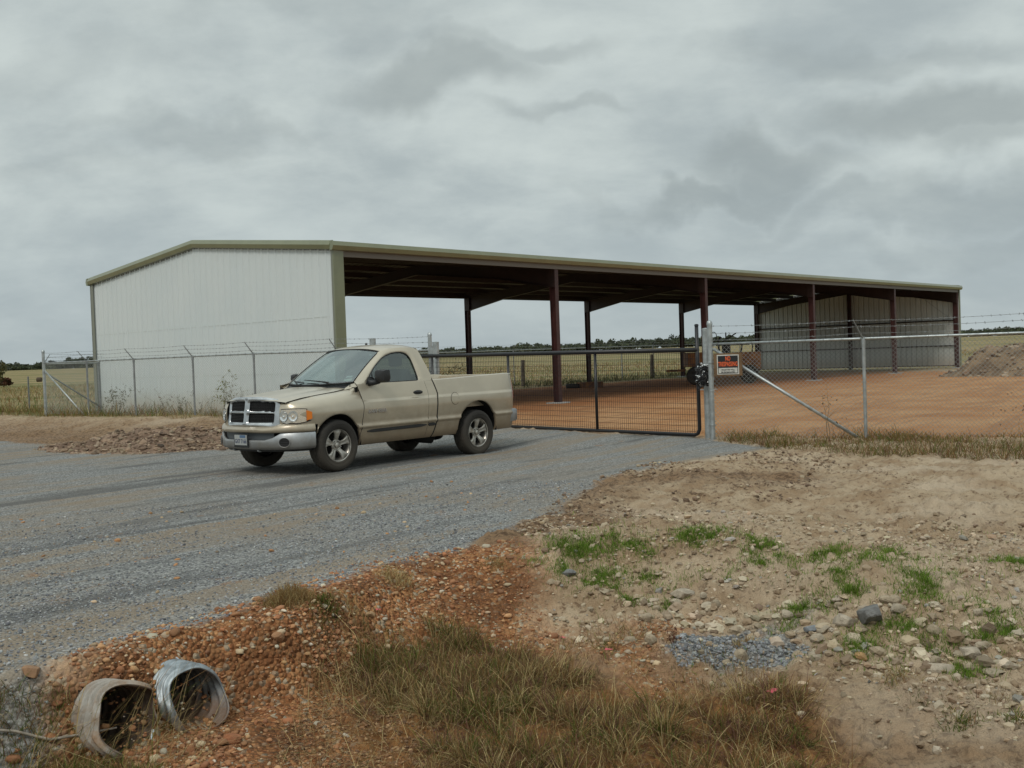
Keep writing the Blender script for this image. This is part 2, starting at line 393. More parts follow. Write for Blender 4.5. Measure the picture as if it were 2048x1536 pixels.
# ------------------------------------------------------------------ terrain material
def terrain_mat():
    m = bpy.data.materials.new('site_ground'); m.use_nodes = True; k = NT(m.node_tree)
    tc = k.n('ShaderNodeNewGeometry').outputs['Position']
    A = lambda n: k.n('ShaderNodeAttribute', attribute_name=n).outputs['Fac']
    n_f = k.noise(tc, 14, 5, 0.65); n_m = k.noise(tc, 2.3, 5, 0.6); n_l = k.noise(tc, 0.55, 4, 0.55); n_x = k.noise(tc, 60, 3, 0.7)
    # soil: pale sandy clay with browner crumbly parts
    soil = k.mix(k.ramp(n_m, 0.36, 0.64), (0.52, 0.40, 0.27), (0.37, 0.255, 0.155))
    soil = k.mix(k.ramp(n_f, 0.54, 0.64, 0, 0.8), soil, (0.17, 0.105, 0.06))
    soil = k.mix(k.ramp(n_l, 0.48, 0.66, 0, 0.6), soil, (0.62, 0.50, 0.37))
    soil = k.mix(A('brown'), soil, k.mix(k.ramp(n_f, 0.46, 0.56), (0.27, 0.165, 0.09), (0.11, 0.062, 0.034)))
    soil = k.mix(A('redsoil'), soil, k.mix(k.ramp(n_f, 0.35, 0.65), (0.31, 0.150, 0.052), (0.15, 0.068, 0.026)))
    # orange pit gravel
    v1 = k.n('ShaderNodeTexVoronoi', {'Vector': tc, 'Scale': 34.0}); 
    vc = k.n('ShaderNodeSeparateColor', {0: v1.outputs['Color']}).outputs
    org = k.mix(k.ramp(vc[0], 0.1, 0.9), (0.30, 0.115, 0.045), (0.50, 0.25, 0.11))
    org = k.mix(k.ramp(vc[1], 0.82, 0.9), org, (0.50, 0.40, 0.28))
    org = k.mix(k.ramp(n_m, 0.42, 0.62, 0, 0.85), org, (0.20, 0.085, 0.035))
    # grey crushed rock
    v2 = k.n('ShaderNodeTexVoronoi', {'Vector': tc, 'Scale': 46.0})
    gc = k.n('ShaderNodeSeparateColor', {0: v2.outputs['Color']}).outputs
    gr = k.mix(gc[0], (0.18, 0.18, 0.172), (0.43, 0.43, 0.41))
    gr = k.mix(k.ramp(v2.outputs['Distance'], 0.4, 0.75, 0, 0.55), gr, (0.075, 0.076, 0.078))
    sx = k.n('ShaderNodeMapping', {'Vector': tc, 'Rotation': (0, 0, -0.95)}).outputs[0]
    sx = k.n('ShaderNodeVectorMath', {0: sx, 1: (0.13, 1.35, 1.0)}, operation='MULTIPLY').outputs[0]
    tr = k.noise(sx, 1.0, 6, 0.62, 0.9)
    gr = k.mix(k.ramp(n_l, 0.42, 0.66, 0, 0.38), gr, (0.27, 0.215, 0.155))
    gr = k.mix(k.ramp(tr, 0.50, 0.62, 0, 0.70), gr, (0.29, 0.225, 0.155))          # dust tracked along the drive
    gr = k.mix(k.ramp(tr, 0.34, 0.47, 0.75, 0.0), gr, (0.115, 0.113, 0.108))
    gr = k.mix(k.ramp(k.noise(tc, 1.7, 6, 0.7), 0.60, 0.70, 0, 0.7), gr, (0.30, 0.17, 0.09))
    # red clay pad
    pad = k.mix(k.ramp(n_l, 0.35, 0.65), (0.55, 0.315, 0.155), (0.45, 0.215, 0.088))
    pad = k.mix(k.ramp(n_f, 0.54, 0.64, 0, 0.7), pad, (0.25, 0.11, 0.05))
    pad = k.mix(k.ramp(k.noise(sx, 1.3, 5, 0.6, 1.5), 0.50, 0.60, 0, 0.55), pad, (0.33, 0.165, 0.08))
    pad = k.mix(k.ramp(n_x, 0.62, 0.75, 0, 0.5), pad, (0.55, 0.42, 0.30))
    pad = k.mix(k.math('MULTIPLY', A('red'), 0.75), pad, (0.35, 0.135, 0.050))
    # field
    fx = k.n('ShaderNodeVectorMath', {0: tc, 1: (0.25, 1.0, 1.0)}, operation='MULTIPLY').outputs[0]
    fn = k.noise(fx, 0.10, 6, 0.62); fn2 = k.noise(tc, 0.9, 6, 0.7)
    fld = k.mix(k.ramp(fn, 0.42, 0.58), (0.36, 0.275, 0.14), (0.18, 0.175, 0.065))
    fld = k.mix(k.ramp(fn2, 0.40, 0.65, 0, 0.6), fld, (0.15, 0.105, 0.05))
    c = soil
    c = k.mix(A('orange'), c, org); c = k.mix(A('pad'), c, pad); c = k.mix(A('field'), c, fld); c = k.mix(A('gravel'), c, gr)
    # bump
    hb = k.math('ADD', k.math('MULTIPLY', n_f, 1.0), k.math('ADD', k.math('MULTIPLY', n_x, 0.3), k.math('MULTIPLY', k.noise(tc, 220, 2, 0.6), 0.10)))
    hg = k.math('SUBTRACT', 1.0, v2.outputs['Distance'])
    ho = k.math('SUBTRACT', 1.0, v1.outputs['Distance'])
    hm = k.n('ShaderNodeMix', {0: A('gravel'), 2: hb, 3: hg}, data_type='FLOAT').outputs[0]
    hm = k.n('ShaderNodeMix', {0: A('orange'), 2: hm, 3: ho}, data_type='FLOAT').outputs[0]
    bp = k.n('ShaderNodeBump', {'Height': hm, 'Strength': 1.0, 'Distance': k.n('ShaderNodeMix', {0: A('gravel'), 2: 0.06, 3: 0.022}, data_type='FLOAT').outputs[0]})
    b = k.n('ShaderNodeBsdfPrincipled', {'Base Color': c, 'Roughness': 0.92, 'Specular IOR Level': 0.2, 'Normal': bp.outputs[0]})
    k.n('ShaderNodeOutputMaterial', {0: b.outputs[0]}); return m
M['ground'] = terrain_mat()

# ------------------------------------------------------------------ terrain sheet (one polar grid cut into ground, drive and pad)
def build_terrain():
    A = np.concatenate([np.linspace(-180, -34, 50)[:-1], np.linspace(-34, 34, 680), np.linspace(34, 180, 50)[1:-1]])
    A = np.radians(A)                                         # clockwise from +Y
    r = [1.0]
    while r[-1] < 4.5: r.append(r[-1] + 0.12)
    while r[-1] < 60: r.append(r[-1] * 1.0052)
    while r[-1] < 6000: r.append(r[-1] * 1.05)
    r = np.array(r); na, nr = len(A), len(r)
    X = np.outer(r, np.sin(A)); Y = np.outer(r, np.cos(A))
    x = np.append(X.ravel(), 0.0); y = np.append(Y.ravel(), 0.0)
    z = H(x, y); g, p, o, f = masks(x, y)
    fx = (x - B_O[0]) * BU[0] + (y - B_O[1]) * BU[1]; fy = (x - B_O[0]) * BV[0] + (y - B_O[1]) * BV[1]
    red = sst(-6, 1.0, fy) * (1 - sst(30, 44, fx)) * sst(-8, 0, fx)
    red = np.clip(red + (fbm(x, y, .4, 3, 77) - .5) * .8, 0, 1)
    bx = seg_dist(x, y, GP([(1060, 1080), (1120, 1010), (1240, 960), (1500, 960)]))[0]
    brown = (1 - sst(0.2, 1.1, bx + (fbm(x, y, 1.5, 4, 88) - .5) * 1.2)) * 0.8
    bl = seg_dist(x, y, GP([(-200, 870), (120, 880), (440, 870)]))[0]
    brown = np.maximum(brown, (1 - sst(1.0, 4.5, bl)) * 0.8)
    dd = sdf(x, y, DITCH); brown = np.maximum(brown, (1 - sst(-1.0, 0.3, dd)) * 0.75 * sst(-9, 3, -x) )
    gp = GP3([(1480, 1290)])[0]
    lit = sdf(x, y, GP([(560, 1470), (620, 1380), (720, 1300), (900, 1270), (1050, 1320), (1300, 1370), (1620, 1400), (1700, 1700), (520, 1700)], -0.44)); redsoil = (1 - sst(-.3, .4, lit + (fbm(x, y, 1.5, 4, 95) - .5) * .8))
    patch = 1 - sst(0.25, 0.55, np.hypot((x - gp[0]) / 1.25, (y - gp[1]) / 0.9) + (fbm(x, y, 3, 4, 99) - .5) * .7)
    far = np.abs(x) + y * 0 > 1e9
    f2 = np.maximum(f, sst(60, 75, np.hypot(x, y)))
    g = np.maximum(g, patch * 0.9)
    idx = np.arange(nr * na).reshape(nr, na); nx = np.roll(idx, -1, axis=1)
    Q = np.stack([idx[:-1], nx[:-1], nx[1:], idx[1:]], -1).reshape(-1, 4)[:, ::-1]
    T = np.stack([np.full(na, nr * na), nx[0], idx[0]], -1)[:, ::-1]
    V = np.stack([x, y, z], -1)
    cen = V[Q].mean(1); cx, cy = cen[:, 0], cen[:, 1]
    keepq = np.ones(len(Q), bool)
    for (pc, pr, pa, _l, _o) in PIPES:
        pa = np.array(pa) / np.linalg.norm(pa); rel = cen - pc; t = rel @ pa; dist = np.linalg.norm(rel - t[:, None] * pa, axis=1); keepq &= ~((t > .02) & (t < 1.6) & (dist < pr * .99))
    Q = Q[keepq]; cen = cen[keepq]
    kind = np.zeros(len(Q), int)
    gm = g[Q].mean(1); pm = p[Q].mean(1); fm = f2[Q].mean(1)
    kind[(pm > .5) & (fm < .5)] = 2; kind[(gm > .5)] = 1; kind[(fm >= .5) & (gm <= .5)] = 3
    at = dict(redsoil=redsoil, gravel=g, pad=p, orange=o, field=f2, red=red, brown=brown)
    for kk, nm in enumerate(['ground', 'gravel_road', 'dirt_yard', 'field']):
        q = Q[kind == kk]; fs = [q] + ([T] if kk == 0 else [])
        used = np.unique(np.concatenate([a.ravel() for a in fs])); re = np.full(len(V), -1); re[used] = np.arange(len(used))
        o_ = mk(nm, V[used], [re[a] for a in fs], M['ground'], smooth=True, attrs={a: v[used] for a, v in at.items()})
        o_['kind'] = 'structure'
build_terrain()

# ------------------------------------------------------------------ open shed
def build_shed():
    E_, R_, L, Wd = 4.62, 5.28, 5 * BAY, B_W
    root = empty('open_shed', (B_O[0], B_O[1], 0), B_A, 'long open-sided metal shed with white ribbed end walls, green trim and red-brown columns', 'shed')
    def roofz(y): return E_ + (R_ - E_) * (1 - abs(y - Wd / 2) / (Wd / 2))
    # ribbed panels: height field along y
    def panel(name, x, out, m, zb, inner):
        ys, dx = [], []
        y = 0.02; i = 0
        while y < Wd - 0.02:
            for o, d in ((0, 0), (.10, 0), (.125, .012), (.14, 0.0), (.25, 0), (.272, .024 if not inner else .06), (.298, .024 if not inner else .06), (.32, 0)):
                if y + o < Wd - 0.02: ys.append(y + o); dx.append(d)
            y += 0.3203
        ys.append(Wd - .02); dx.append(0)
        ys = np.array(ys); dx = np.array(dx); n = len(ys)
        if Wd / 2 not in ys: pass
        zt = np.array([roofz(v) - 0.03 for v in ys])
        V = []
        for j in range(n): V.append((x + out * dx[j], ys[j], zb))
        for j in range(n): V.append((x + out * dx[j], ys[j], zt[j]))
        for j in range(n): V.append((x + out * dx[j] - out * 0.004, ys[j], zb))
        for j in range(n): V.append((x + out * dx[j] - out * 0.004, ys[j], zt[j]))
        a = np.arange(n - 1)
        F1 = np.stack([a, a + 1, n + a + 1, n + a], -1); F2 = np.stack([2 * n + a, 3 * n + a, 3 * n + a + 1, 2 * n + a + 1], -1)
        return mk(name, V, [F1, F2], m, root)
    panel('end_wall', -0.03, -1, M['wall'], -0.1, False)
    o = panel('end_wall', L + 0.03, 1, M['wall_in'], 0.12, True)
    # closure strips: little dark teeth under the rake (foam closures)
    mb = MB()
    y = 0.05
    while y < Wd - .3:
        z = roofz(y + .12) - .10
        dz = (roofz(y + .22) - roofz(y))
        mb.add([(-.036, y, z), (-.036, y + .23, z + dz), (-.036, y + .23, z + dz + .09), (-.036, y, z + .09)], [(0, 1, 2, 3)]); y += .3203
    for ya, yb in ((.03, Wd / 2), (Wd / 2, Wd - .03)):
        za, zb_ = roofz(ya) - .02, roofz(yb) - .02; mb.add([(-.0355, ya, za - .012), (-.0355, yb, zb_ - .012), (-.0355, yb, zb_), (-.0355, ya, za)], [(0, 1, 2, 3)])
    o_ = mb.build('closure_strip', M['galv_dull'], root)
    # roof sheets
    mb = MB()
    for s, (ya, yb) in enumerate(((-.06, Wd / 2), (Wd / 2, Wd + .06))):
        xs = np.arange(-.12, L + .121, BAY / 30)
        za = E_ + (-.0 if s == 0 else (R_ - E_)); zb_ = R_ if s == 0 else E_
        za, zb_ = (E_ - .006, R_) if s == 0 else (R_, E_ - .006)
        V = []; Fc = []
        for x in xs:
            for dx_, dz in ((0, 0), (.02, .03), (.05, .03), (.07, 0)):
                if x + dx_ <= L + .12: V += [(x + dx_, ya, za + dz + .02), (x + dx_, yb, zb_ + dz + .02)]
        n = len(V) // 2
        mb.add(V, [(2 * i, 2 * i + 2, 2 * i + 3, 2 * i + 1) for i in range(n - 1)])
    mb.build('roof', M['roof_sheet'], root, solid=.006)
    # eave gutter / rake trim: two-facet box with a nose
    prof = [(0, -.17), (-.10, -.155), (-.145, -.045), (-.10, .07), (0, .085)]
    def run(name, p0, p1, outv, upv=(0, 0, 1)):
        mb = MB(); p0 = np.array(p0, float); p1 = np.array(p1, float); outv = np.array(outv, float); upv = np.array(upv, float)
        V = [p - outv * a + upv * b for p in (p0, p1) for a, b in prof]
        n = len(prof); mb.add(V, [(i, (i + 1) % n, n + (i + 1) % n, n + i) for i in range(n)] + [tuple(range(n)), tuple(range(2 * n - 1, n - 1, -1))])
        return mb.build(name, M['green_trim'], root)
    run('eave_gutter', (-.03 - .14, -.03, E_ + .08), (L + .17, -.03, E_ + .08), (0, -1, 0))
    run('eave_gutter', (-.17, Wd + .03, E_ + .08), (L + .17, Wd + .03, E_ + .08), (0, 1, 0))
    for x, o in ((-.045, -1), (L + .055, 1)):
        run('rake_trim', (x, -.03, E_ + .10), (x, Wd / 2, R_ + .10), (o, 0, 0))
        run('rake_trim', (x, Wd / 2, R_ + .10), (x, Wd + .03, E_ + .10), (o, 0, 0))
    mb = MB(); mb.add([(-.1, Wd / 2 - .25, R_ + .045), (-.1, Wd / 2, R_ + .09), (-.1, Wd / 2 + .25, R_ + .045), (L + .1, Wd / 2 - .25, R_ + .045), (L + .1, Wd / 2, R_ + .09), (L + .1, Wd / 2 + .25, R_ + .045)], [(0, 3, 4, 1), (1, 4, 5, 2)])
    mb.build('ridge_cap', M['green_trim'], root)
    # corner trims
    M['corner_grey'] = mat('corner_trim_grey', (0.20, 0.21, 0.17), 0.45)
    for x0, x1, y0, y1, m in ((-.085, .25, -.06, -.02, 'green_trim'), (-.085, -.068, -.0195, .05, 'corner_grey'), (-.085, -.068, Wd - .16, Wd + .03, 'corner_grey'), (L - .04, L + .10, -.05, -.015, 'green_trim'), (L + .066, L + .10, -.013, .16, 'green_trim'), (L - .1, L + .1, Wd, Wd + .04, 'corner_grey'), (-.085, .10, Wd + .0, Wd + .045, 'corner_grey')):
        MB().box((x0, y0, -.05 if x0 < 1 else .1), (x1, y1, E_ - .05)).build('corner_trim', M[m], root)
    # frames
    def column(x, side, xf=None):
        """tapered I column at x; side 0 front, 1 back"""
        mb = MB(); sg = 1 if side == 0 else -1; y0 = 0.03 if side == 0 else Wd - .03; fw = .088; zb, zt = .02, roofz(.05) - .22
        d0, d1 = .195, .235
        mb.box((x - fw, min(y0, y0 + sg * .014), zb), (x + fw, max(y0, y0 + sg * .014), zt))
        V = []
        for xx in (x - fw, x + fw):
            for t in (0, .014): V += [(xx, y0 + sg * (d0 + t), zb), (xx, y0 + sg * (d1 + t), zt)]
        mb.add(V, [(0, 1, 5, 4), (2, 6, 7, 3), (0, 2, 3, 1), (4, 5, 7, 6), (1, 3, 7, 5), (0, 4, 6, 2)])
        V = [(xx, yy, zz) for xx in (x - .004, x + .004) for yy, zz in ((y0 + sg * .015, zb), (y0 + sg * (d0 - .001), zb), (y0 + sg * (d1 - .001), zt), (y0 + sg * .015, zt))]
        mb.add(V, [(0, 1, 2, 3), (7, 6, 5, 4)])
        mb.box((x - fw - .02, min(y0 - sg * .02, y0 + sg * (d0 + .05)), zb - .02), (x + fw + .02, max(y0 - sg * .02, y0 + sg * (d0 + .05)), zb))
        mb.build('column', M['primer'], root)
    def rafter(x):
        mb = MB(); fw = .09
        top = lambda y: roofz(y) - .22
        ys = [.30, 2.6, Wd / 2, Wd - 2.6, Wd - .30]; dep = [.60, .40, .34, .40, .60]
        for off in ((0, .012), ('b', .012)):
            V = []
            for xx in (x - fw, x + fw):
                for y, d in zip(ys, dep):
                    z = top(y) if off[0] == 0 else top(y) - d
                    V += [(xx, y, z), (xx, y, z - off[1])]
            n = len(ys) * 2; Fc = []
            for i in range(len(ys) - 1):
                a = 2 * i; Fc += [(a, a + 2, n + a + 2, n + a), (a + 1, n + a + 1, n + a + 3, a + 3), (a, a + 1, a + 3, a + 2), (n + a, n + a + 2, n + a + 3, n + a + 1)]
            mb.add(V, Fc)
        V = []
        for xx in (x - .004, x + .004):
            for y, d in zip(ys, dep): V += [(xx, y, top(y) - .013), (xx, y, top(y) - d - .001)]
        n = len(ys) * 2
        mb.add(V, [(2 * i, 2 * i + 1, 2 * i + 3, 2 * i + 2) for i in range(len(ys) - 1)] + [(n + 2 * i, n + 2 * i + 2, n + 2 * i + 3, n + 2 * i + 1) for i in range(len(ys) - 1)])
        for y in (.045, Wd - .045 - .3):      # haunch plates over the columns
            mb.box((x - fw, y, top(.3) - .62), (x + fw, y + .30, top(.3) - .001))
        mb.build('rafter', M['primer_shaded'], root)
    for i in range(6):
        x = i * BAY + (0.16 if i == 0 else (-.16 if i == 5 else 0))
        rafter(x)
        column(x, 0); column(x, 1)
    # end-wall posts
    for x in (.16, L - .16):
        MB().box((x - .10, Wd / 2 - .10, .02), (x + .10, Wd / 2 - .088, R_ - .6)).box((x - .10, Wd / 2 + .088, .02), (x + .10, Wd / 2 + .10, R_ - .6)).box((x - .004, Wd / 2 - .087, .02), (x + .004, Wd / 2 + .087, R_ - .6)).build('wall_post', M['primer'], root)
    # purlins: light C sections on top of the rafters, running the whole length
    M['purlin'] = mat('primer_purlin_shaded', (0.032, 0.024, 0.02), 0.55, var=0.3, vscale=2)  # purlin primer with the under-roof shade put into its colour
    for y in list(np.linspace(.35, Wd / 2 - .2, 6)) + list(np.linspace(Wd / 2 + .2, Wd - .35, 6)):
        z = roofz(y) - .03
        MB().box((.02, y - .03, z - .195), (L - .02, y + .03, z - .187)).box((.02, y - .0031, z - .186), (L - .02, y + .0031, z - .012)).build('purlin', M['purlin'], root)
    for y in (.0, Wd - .06):
        MB().box((.25, y + .0, E_ - .235), (L - .02, y + .06, E_ - .03)).build('eave_strut', mat('galvanised_strut', (.17, .155, .135), .5, .3) if y == 0 else M['purlin'], root)  # front strut colour holds both grime and the shade below the gutter
    # girts on both end walls
    for x, s in ((.02, 1), (L - .075, 1)):
        for z in (1.28, 2.76):
            MB().box((x, .25, z - .004), (x + .045, Wd / 2 - .11, z + .06)).box((x - .06, .25, z + .0601), (x + .045, Wd / 2 - .11, z + .066)).box((x, Wd / 2 + .11, z - .004), (x + .045, Wd - .25, z + .06)).box((x - .06, Wd / 2 + .11, z + .0601), (x + .045, Wd - .25, z + .066)).build('girt', M['primer_shaded'] if x > 1 else M['wall_in'], root)  # far girts carry a shadow line in their dark colour
        MB().box((x, .25, .12), (x + .05, Wd - .25, .17)).build('base_angle', M['primer'], root)
    # cable braces in the last bay's wall
    for (ya, za, yb, zb_) in ((.5, 2.9, 2.2, 4.3),):
        MB().tube([(L - .12, ya, za), (L - .12, yb, zb_)], .008, 5).build('brace_rod', M['galv_dull'], root)
    # concrete piers
    for i in range(6):
        for yy in (.13, Wd - .13):
            x = i * BAY
            MB().box((x - .30, yy - .28, -.3), (x + .30, yy + .28, .0 + (.045 if i > 0 else .02))).build('pier', M['concrete'], root, bevel=.015)
build_shed()

# ------------------------------------------------------------------ fences and gate
def ter(x, y): return float(H(np.array([x]), np.array([y]))[0])
def chain_link(P0, P1, zb0, zb1, h, mesh=0.055, r=.0022):
    """woven diagonals between two base points; returns V, F in world coordinates"""
    P0 = np.array(P0); P1 = np.array(P1); L = np.linalg.norm(P1 - P0); d = (P1 - P0) / L; nrm = np.array([-d[1], d[0]])
    st = mesh * 1.4142; A = []; B = []
    u = np.arange(-h, L, st)
    for sg in (1, -1):
        for s0 in u:
            a0, a1 = s0, s0 + h; t0 = max(0, -s0) / h; t1 = min(1, (L - s0) / h)
            if t1 <= t0: continue
            za, zb = (t0 * h, t1 * h) if sg == 1 else (h - t0 * h, h - t1 * h)
            ua, ub = s0 + t0 * h, s0 + t1 * h
            def P(uu, zz): 
                b = zb0 + (zb1 - zb0) * uu / L; q = P0 + d * uu + nrm * .003 * sg; return (q[0], q[1], b + .03 + zz)
            A.append(P(ua, za)); B.append(P(ub, zb))
    return prisms(A, B, r)
def barbed(P, n_per=7.5, r=.0036, sag=.02):
    """barbed wire through list of 3-D points"""
    A = []; B = []
    for a, b in zip(P[:-1], P[1:]):
        a = np.array(a); b = np.array(b); L = np.linalg.norm(b - a); m = max(2, int(L * 3)); t = np.linspace(0, 1, m + 1)
        q = a + (b - a) * t[:, None]; q[:, 2] -= sag * 4 * t * (1 - t)
        A += list(q[:-1]); B += list(q[1:])
        nb = int(L * n_per); tb = (np.arange(nb) + .5) / max(nb, 1)
        for tt in tb:
            c = a + (b - a) * tt; c[2] -= sag * 4 * tt * (1 - tt)
            for _ in range(2):
                v = rng.normal(size=3); v /= np.linalg.norm(v); A.append(c - v * .02); B.append(c + v * .02)
    return prisms(A, B, r)
def fence(name, pts, label, rail_h, arm_dir=None, terminal=(), braces=(), mesh=True, outward=1, wire_r=.0022, group=None, mesh_size=.055, m_wire='wire'):
    """pts: post base points (x,y,z)"""
    root = empty(name, tuple(pts[0]), 0, label, 'fence', group); O = np.array(pts[0]); pts = [np.array(p) - O for p in pts]
    n = len(pts)
    arms = []
    for i, p in enumerate(pts):
        a = pts[max(i - 1, 0)]; b = pts[min(i + 1, n - 1)]; d = (b - a)[:2]; d /= np.linalg.norm(d); nr = np.array([d[1], -d[0]]) * outward if arm_dir is None else np.array(arm_dir)
        if i in terminal:
            mb = MB().tube([p + (0, 0, -.3), p + (0, 0, rail_h + .36)], .046, 14).lathe([(.052, rail_h + .34), (.052, rail_h + .37), (.042, rail_h + .40), (.02, rail_h + .42), (.0, rail_h + .425)], 14, 'z', tuple(p))
            for hh in (.25, .85, 1.35): mb.lathe([(.048, hh), (.054, hh + .005), (.054, hh + .03), (.048, hh + .035)], 14, 'z', tuple(p))
            mb.build('post', M['galv'], root, auto=40)
            arms.append([p + (nr[0] * .0, nr[1] * .0, rail_h + z_) for z_ in (.07, .19, .32)])
        else:
            MB().tube([p + (0, 0, -.3), p + (0, 0, rail_h - .02)], .029, 12).lathe([(.034, rail_h - .10), (.036, rail_h - .02), (.030, rail_h + .03)], 12, 'z', tuple(p)).build('post', M['galv_dull'] if name != 'chain_link_fence' else M['galv'], root, auto=40)
            t = p + (nr[0] * .29, nr[1] * .29, rail_h + .31)
            MB().tube([p + (0, 0, rail_h), p + (nr[0] * .04, nr[1] * .04, rail_h + .03), t], [.018, .014, .010], 6).build('barb_arm', M['galv_dull'], root)
            arms.append([p + (nr[0] * .29 * k_, nr[1] * .29 * k_, rail_h + .31 * k_) for k_ in (.30, .65, .98)])
    MB().tube([p + (0, 0, rail_h) for p in pts], .022, 10).build('top_rail', M['galv'], root, smooth=True)
    if mesh:
        Vs, Fs, b = [], [], 0
        for a, c in zip(pts[:-1], pts[1:]):
            V, Fc = chain_link(a[:2], c[:2], a[2], c[2], rail_h - .05, mesh_size, wire_r); Vs.append(V); Fs.append(Fc + b); b += len(V)
        A, B = [], []                          # rail ties
        for a, c in zip(pts[:-1], pts[1:]):
            L = np.linalg.norm(c - a)
            for t in np.arange(.12, L, .30):
                q = a + (c - a) * t / L + (0, 0, rail_h)
                ang = np.linspace(0, 2 * pi, 9); dd = (c - a) / L; nn = np.array([-dd[1], dd[0], 0])
                R = [q + .026 * (cos(g) * nn + sin(g) * np.array([0, 0, 1.])) for g in ang]; A += R[:-1]; B += R[1:]
        V, Fc = prisms(A, B, .004); m0 = sum(len(f_) for f_ in Fs); Vs.append(V); Fs.append(Fc + b); b += len(V)
        mk('mesh_fabric', np.concatenate(Vs), np.concatenate(Fs), [M[m_wire], M['galv_dull']], root, mi=np.r_[np.zeros(m0), np.ones(len(Fc))])
    for k_ in range(3):
        V, Fc = barbed([a[k_] for a in arms]); mk('barbed_wire', V, Fc, M['galv_dull'], root)
    for (a, b, r_, dark) in braces:
        MB().tube([np.array(a) - O, np.array(b) - O], r_, 10).build('brace', M['galv_dull'] if dark else M['galv'], root, smooth=True)
    return root

def on_line(P0, P1, px):
    """point on ground segment P0-P1 seen in photo column px (measured on the horizon)"""
    d = ray(px, 768 - F_PX * PITCH + (1024 - px) * 0.0353); k_ = d[0] / d[1]
    # P = P0 + t (P1-P0);  x = k y
    P0 = np.array(P0); D = np.array(P1) - P0; t = (k_ * P0[1] - P0[0]) / (D[0] - k_ * D[1]); return P0 + t * D

# right-hand fence (near): terminal post, then line posts every 2.57 m running out of the frame
R0 = G(1426, 880, 0.0); R1 = G(1732, 878, 0.0); Rd = (R1 - R0) / np.linalg.norm(R1 - R0); sp = np.linalg.norm(R1 - R0)
rp = [np.array([*(R0 + Rd * sp * i), 0.0]) for i in range(6)]
br_a = np.array([*(R0 + Rd * .05), 1.61]); br_b = np.array([*(R0 + Rd * sp * .965), 0.0])
fence('chain_link_fence', rp, 'galvanised chain-link fence with barbed wire to the right of the gate', 1.69, terminal=(0,), braces=((br_a, br_b, .028, False),), arm_dir=(-.80, -.75), wire_r=.0030, mesh_size=.052)
# left-hand fence
L0 = atY(88, 830, 34.2); L1 = atY(388, 832, 29.8); Ld = (L1 - L0)[:2]; 
lp = []
for px in (88, 174, 268, 386, 508): 
    q = on_line(L0[:2], L1[:2], px); lp.append(np.array([q[0], q[1], .25]))
q = on_line(lp[-1][:2], FENCE_L[2], 676); lp.append(np.array([q[0], q[1], .22]))
dq = (q - lp[-2][:2]); dq /= np.linalg.norm(dq)
LT = on_line(q, q + dq * 1.0, 700); 
lt2 = on_line(q, q + np.array([.66, -.40]), 861)
lp.append(np.array([lt2[0], lt2[1], .15]))
bl = on_line(L0[:2], L1[:2], 166)
fence('perimeter_fence', lp, 'chain-link fence with barbed wire running in front of the white end wall', 1.66, terminal=(0, 6), braces=((lp[0] + (0, 0, 1.45), (bl[0], bl[1], .22), .024, False),), outward=1, wire_r=.0022, m_wire='wire')
# side fence going back from the far left corner
sd = np.array([.34, .94]); sp_ = [np.array([*(L0[:2] + sd * 2.6 * i + (np.array([0.0, .12]) if i == 0 else 0)), .22]) for i in range(9)]
fence('side_fence', sp_, 'chain-link side fence running back from the far left corner post', 1.66, braces=((sp_[0] + (0, 0, 1.42), (*(L0[:2] + sd * 2.9), .2), .024, True),), outward=1, wire_r=.0020, mesh=True, mesh_size=.08)
# rear fence behind the shed
b0 = atY(862, 704, 57.0); b1 = atY(1390, 694, 66.0)
bp = []
for px in (790, 866, 942, 1027, 1107, 1176, 1243, 1306, 1366, 1424, 1480):
    q = on_line(b0[:2], b1[:2], px); bp.append(np.array([q[0], q[1], .18]))
fence('rear_fence', bp, 'distant barbed-wire topped fence behind the open bays of the shed', 1.75, outward=1, mesh=True, mesh_size=.16, wire_r=.002)

# cantilever gate
def build_gate():
    root = empty('sliding_gate', (GATE_R[0], GATE_R[1], 0.0), math.atan2(GATE_DIR[1], GATE_DIR[0]), 'black steel sliding gate with welded wire infill, behind the pickup truck', 'gate')
    Lg = 10.25; ztop, zbot = 1.60, .06
    ups = [0.0, 2.42, 4.85, 7.3, 9.75]
    slope = lambda x: .010 * x
    MB().tube([(-.02, 0, ztop), (Lg, 0, ztop + slope(Lg))], .043, 12).build('top_pipe', M['black_paint'], root, smooth=True)
    bot = [(Lg, 0, zbot + slope(Lg)), (.10, 0, zbot), (.03, 0, zbot + .03), (0, 0, zbot + .10)]
    MB().tube(bot + [(0, 0, 1.2), (0, 0, 2.03)], .034, 12).build('bottom_pipe', M['black_paint'], root, smooth=True)
    for u in ups[1:]:
        top = ztop + slope(u) - .03 if u < 9 else 2.05
        MB().tube([(u, 0, zbot + slope(u)), (u, 0, top)], .030, 10).build('upright', M['black_paint'], root, smooth=True)
    MB().lathe([(.040, 2.03), (.036, 2.06), (.0, 2.07)], 12, 'z', (0, 0, 0)).build('pipe_cap', M['black_paint'], root)
    A, B = [], []
    for u in np.arange(.05, Lg - .02, .0508): A.append((u, .012, zbot + slope(u) + .03)); B.append((u, .012, ztop + slope(u) - .04))
    for z in np.arange(zbot + .06, ztop - .04, .1016): A.append((.03, .008, z)); B.append((Lg - .03, .008, z + slope(Lg)))
    V, Fc = prisms(A, B, .0034); mk('wire_infill', V, Fc, M['black_paint'], root)
    return root
build_gate()
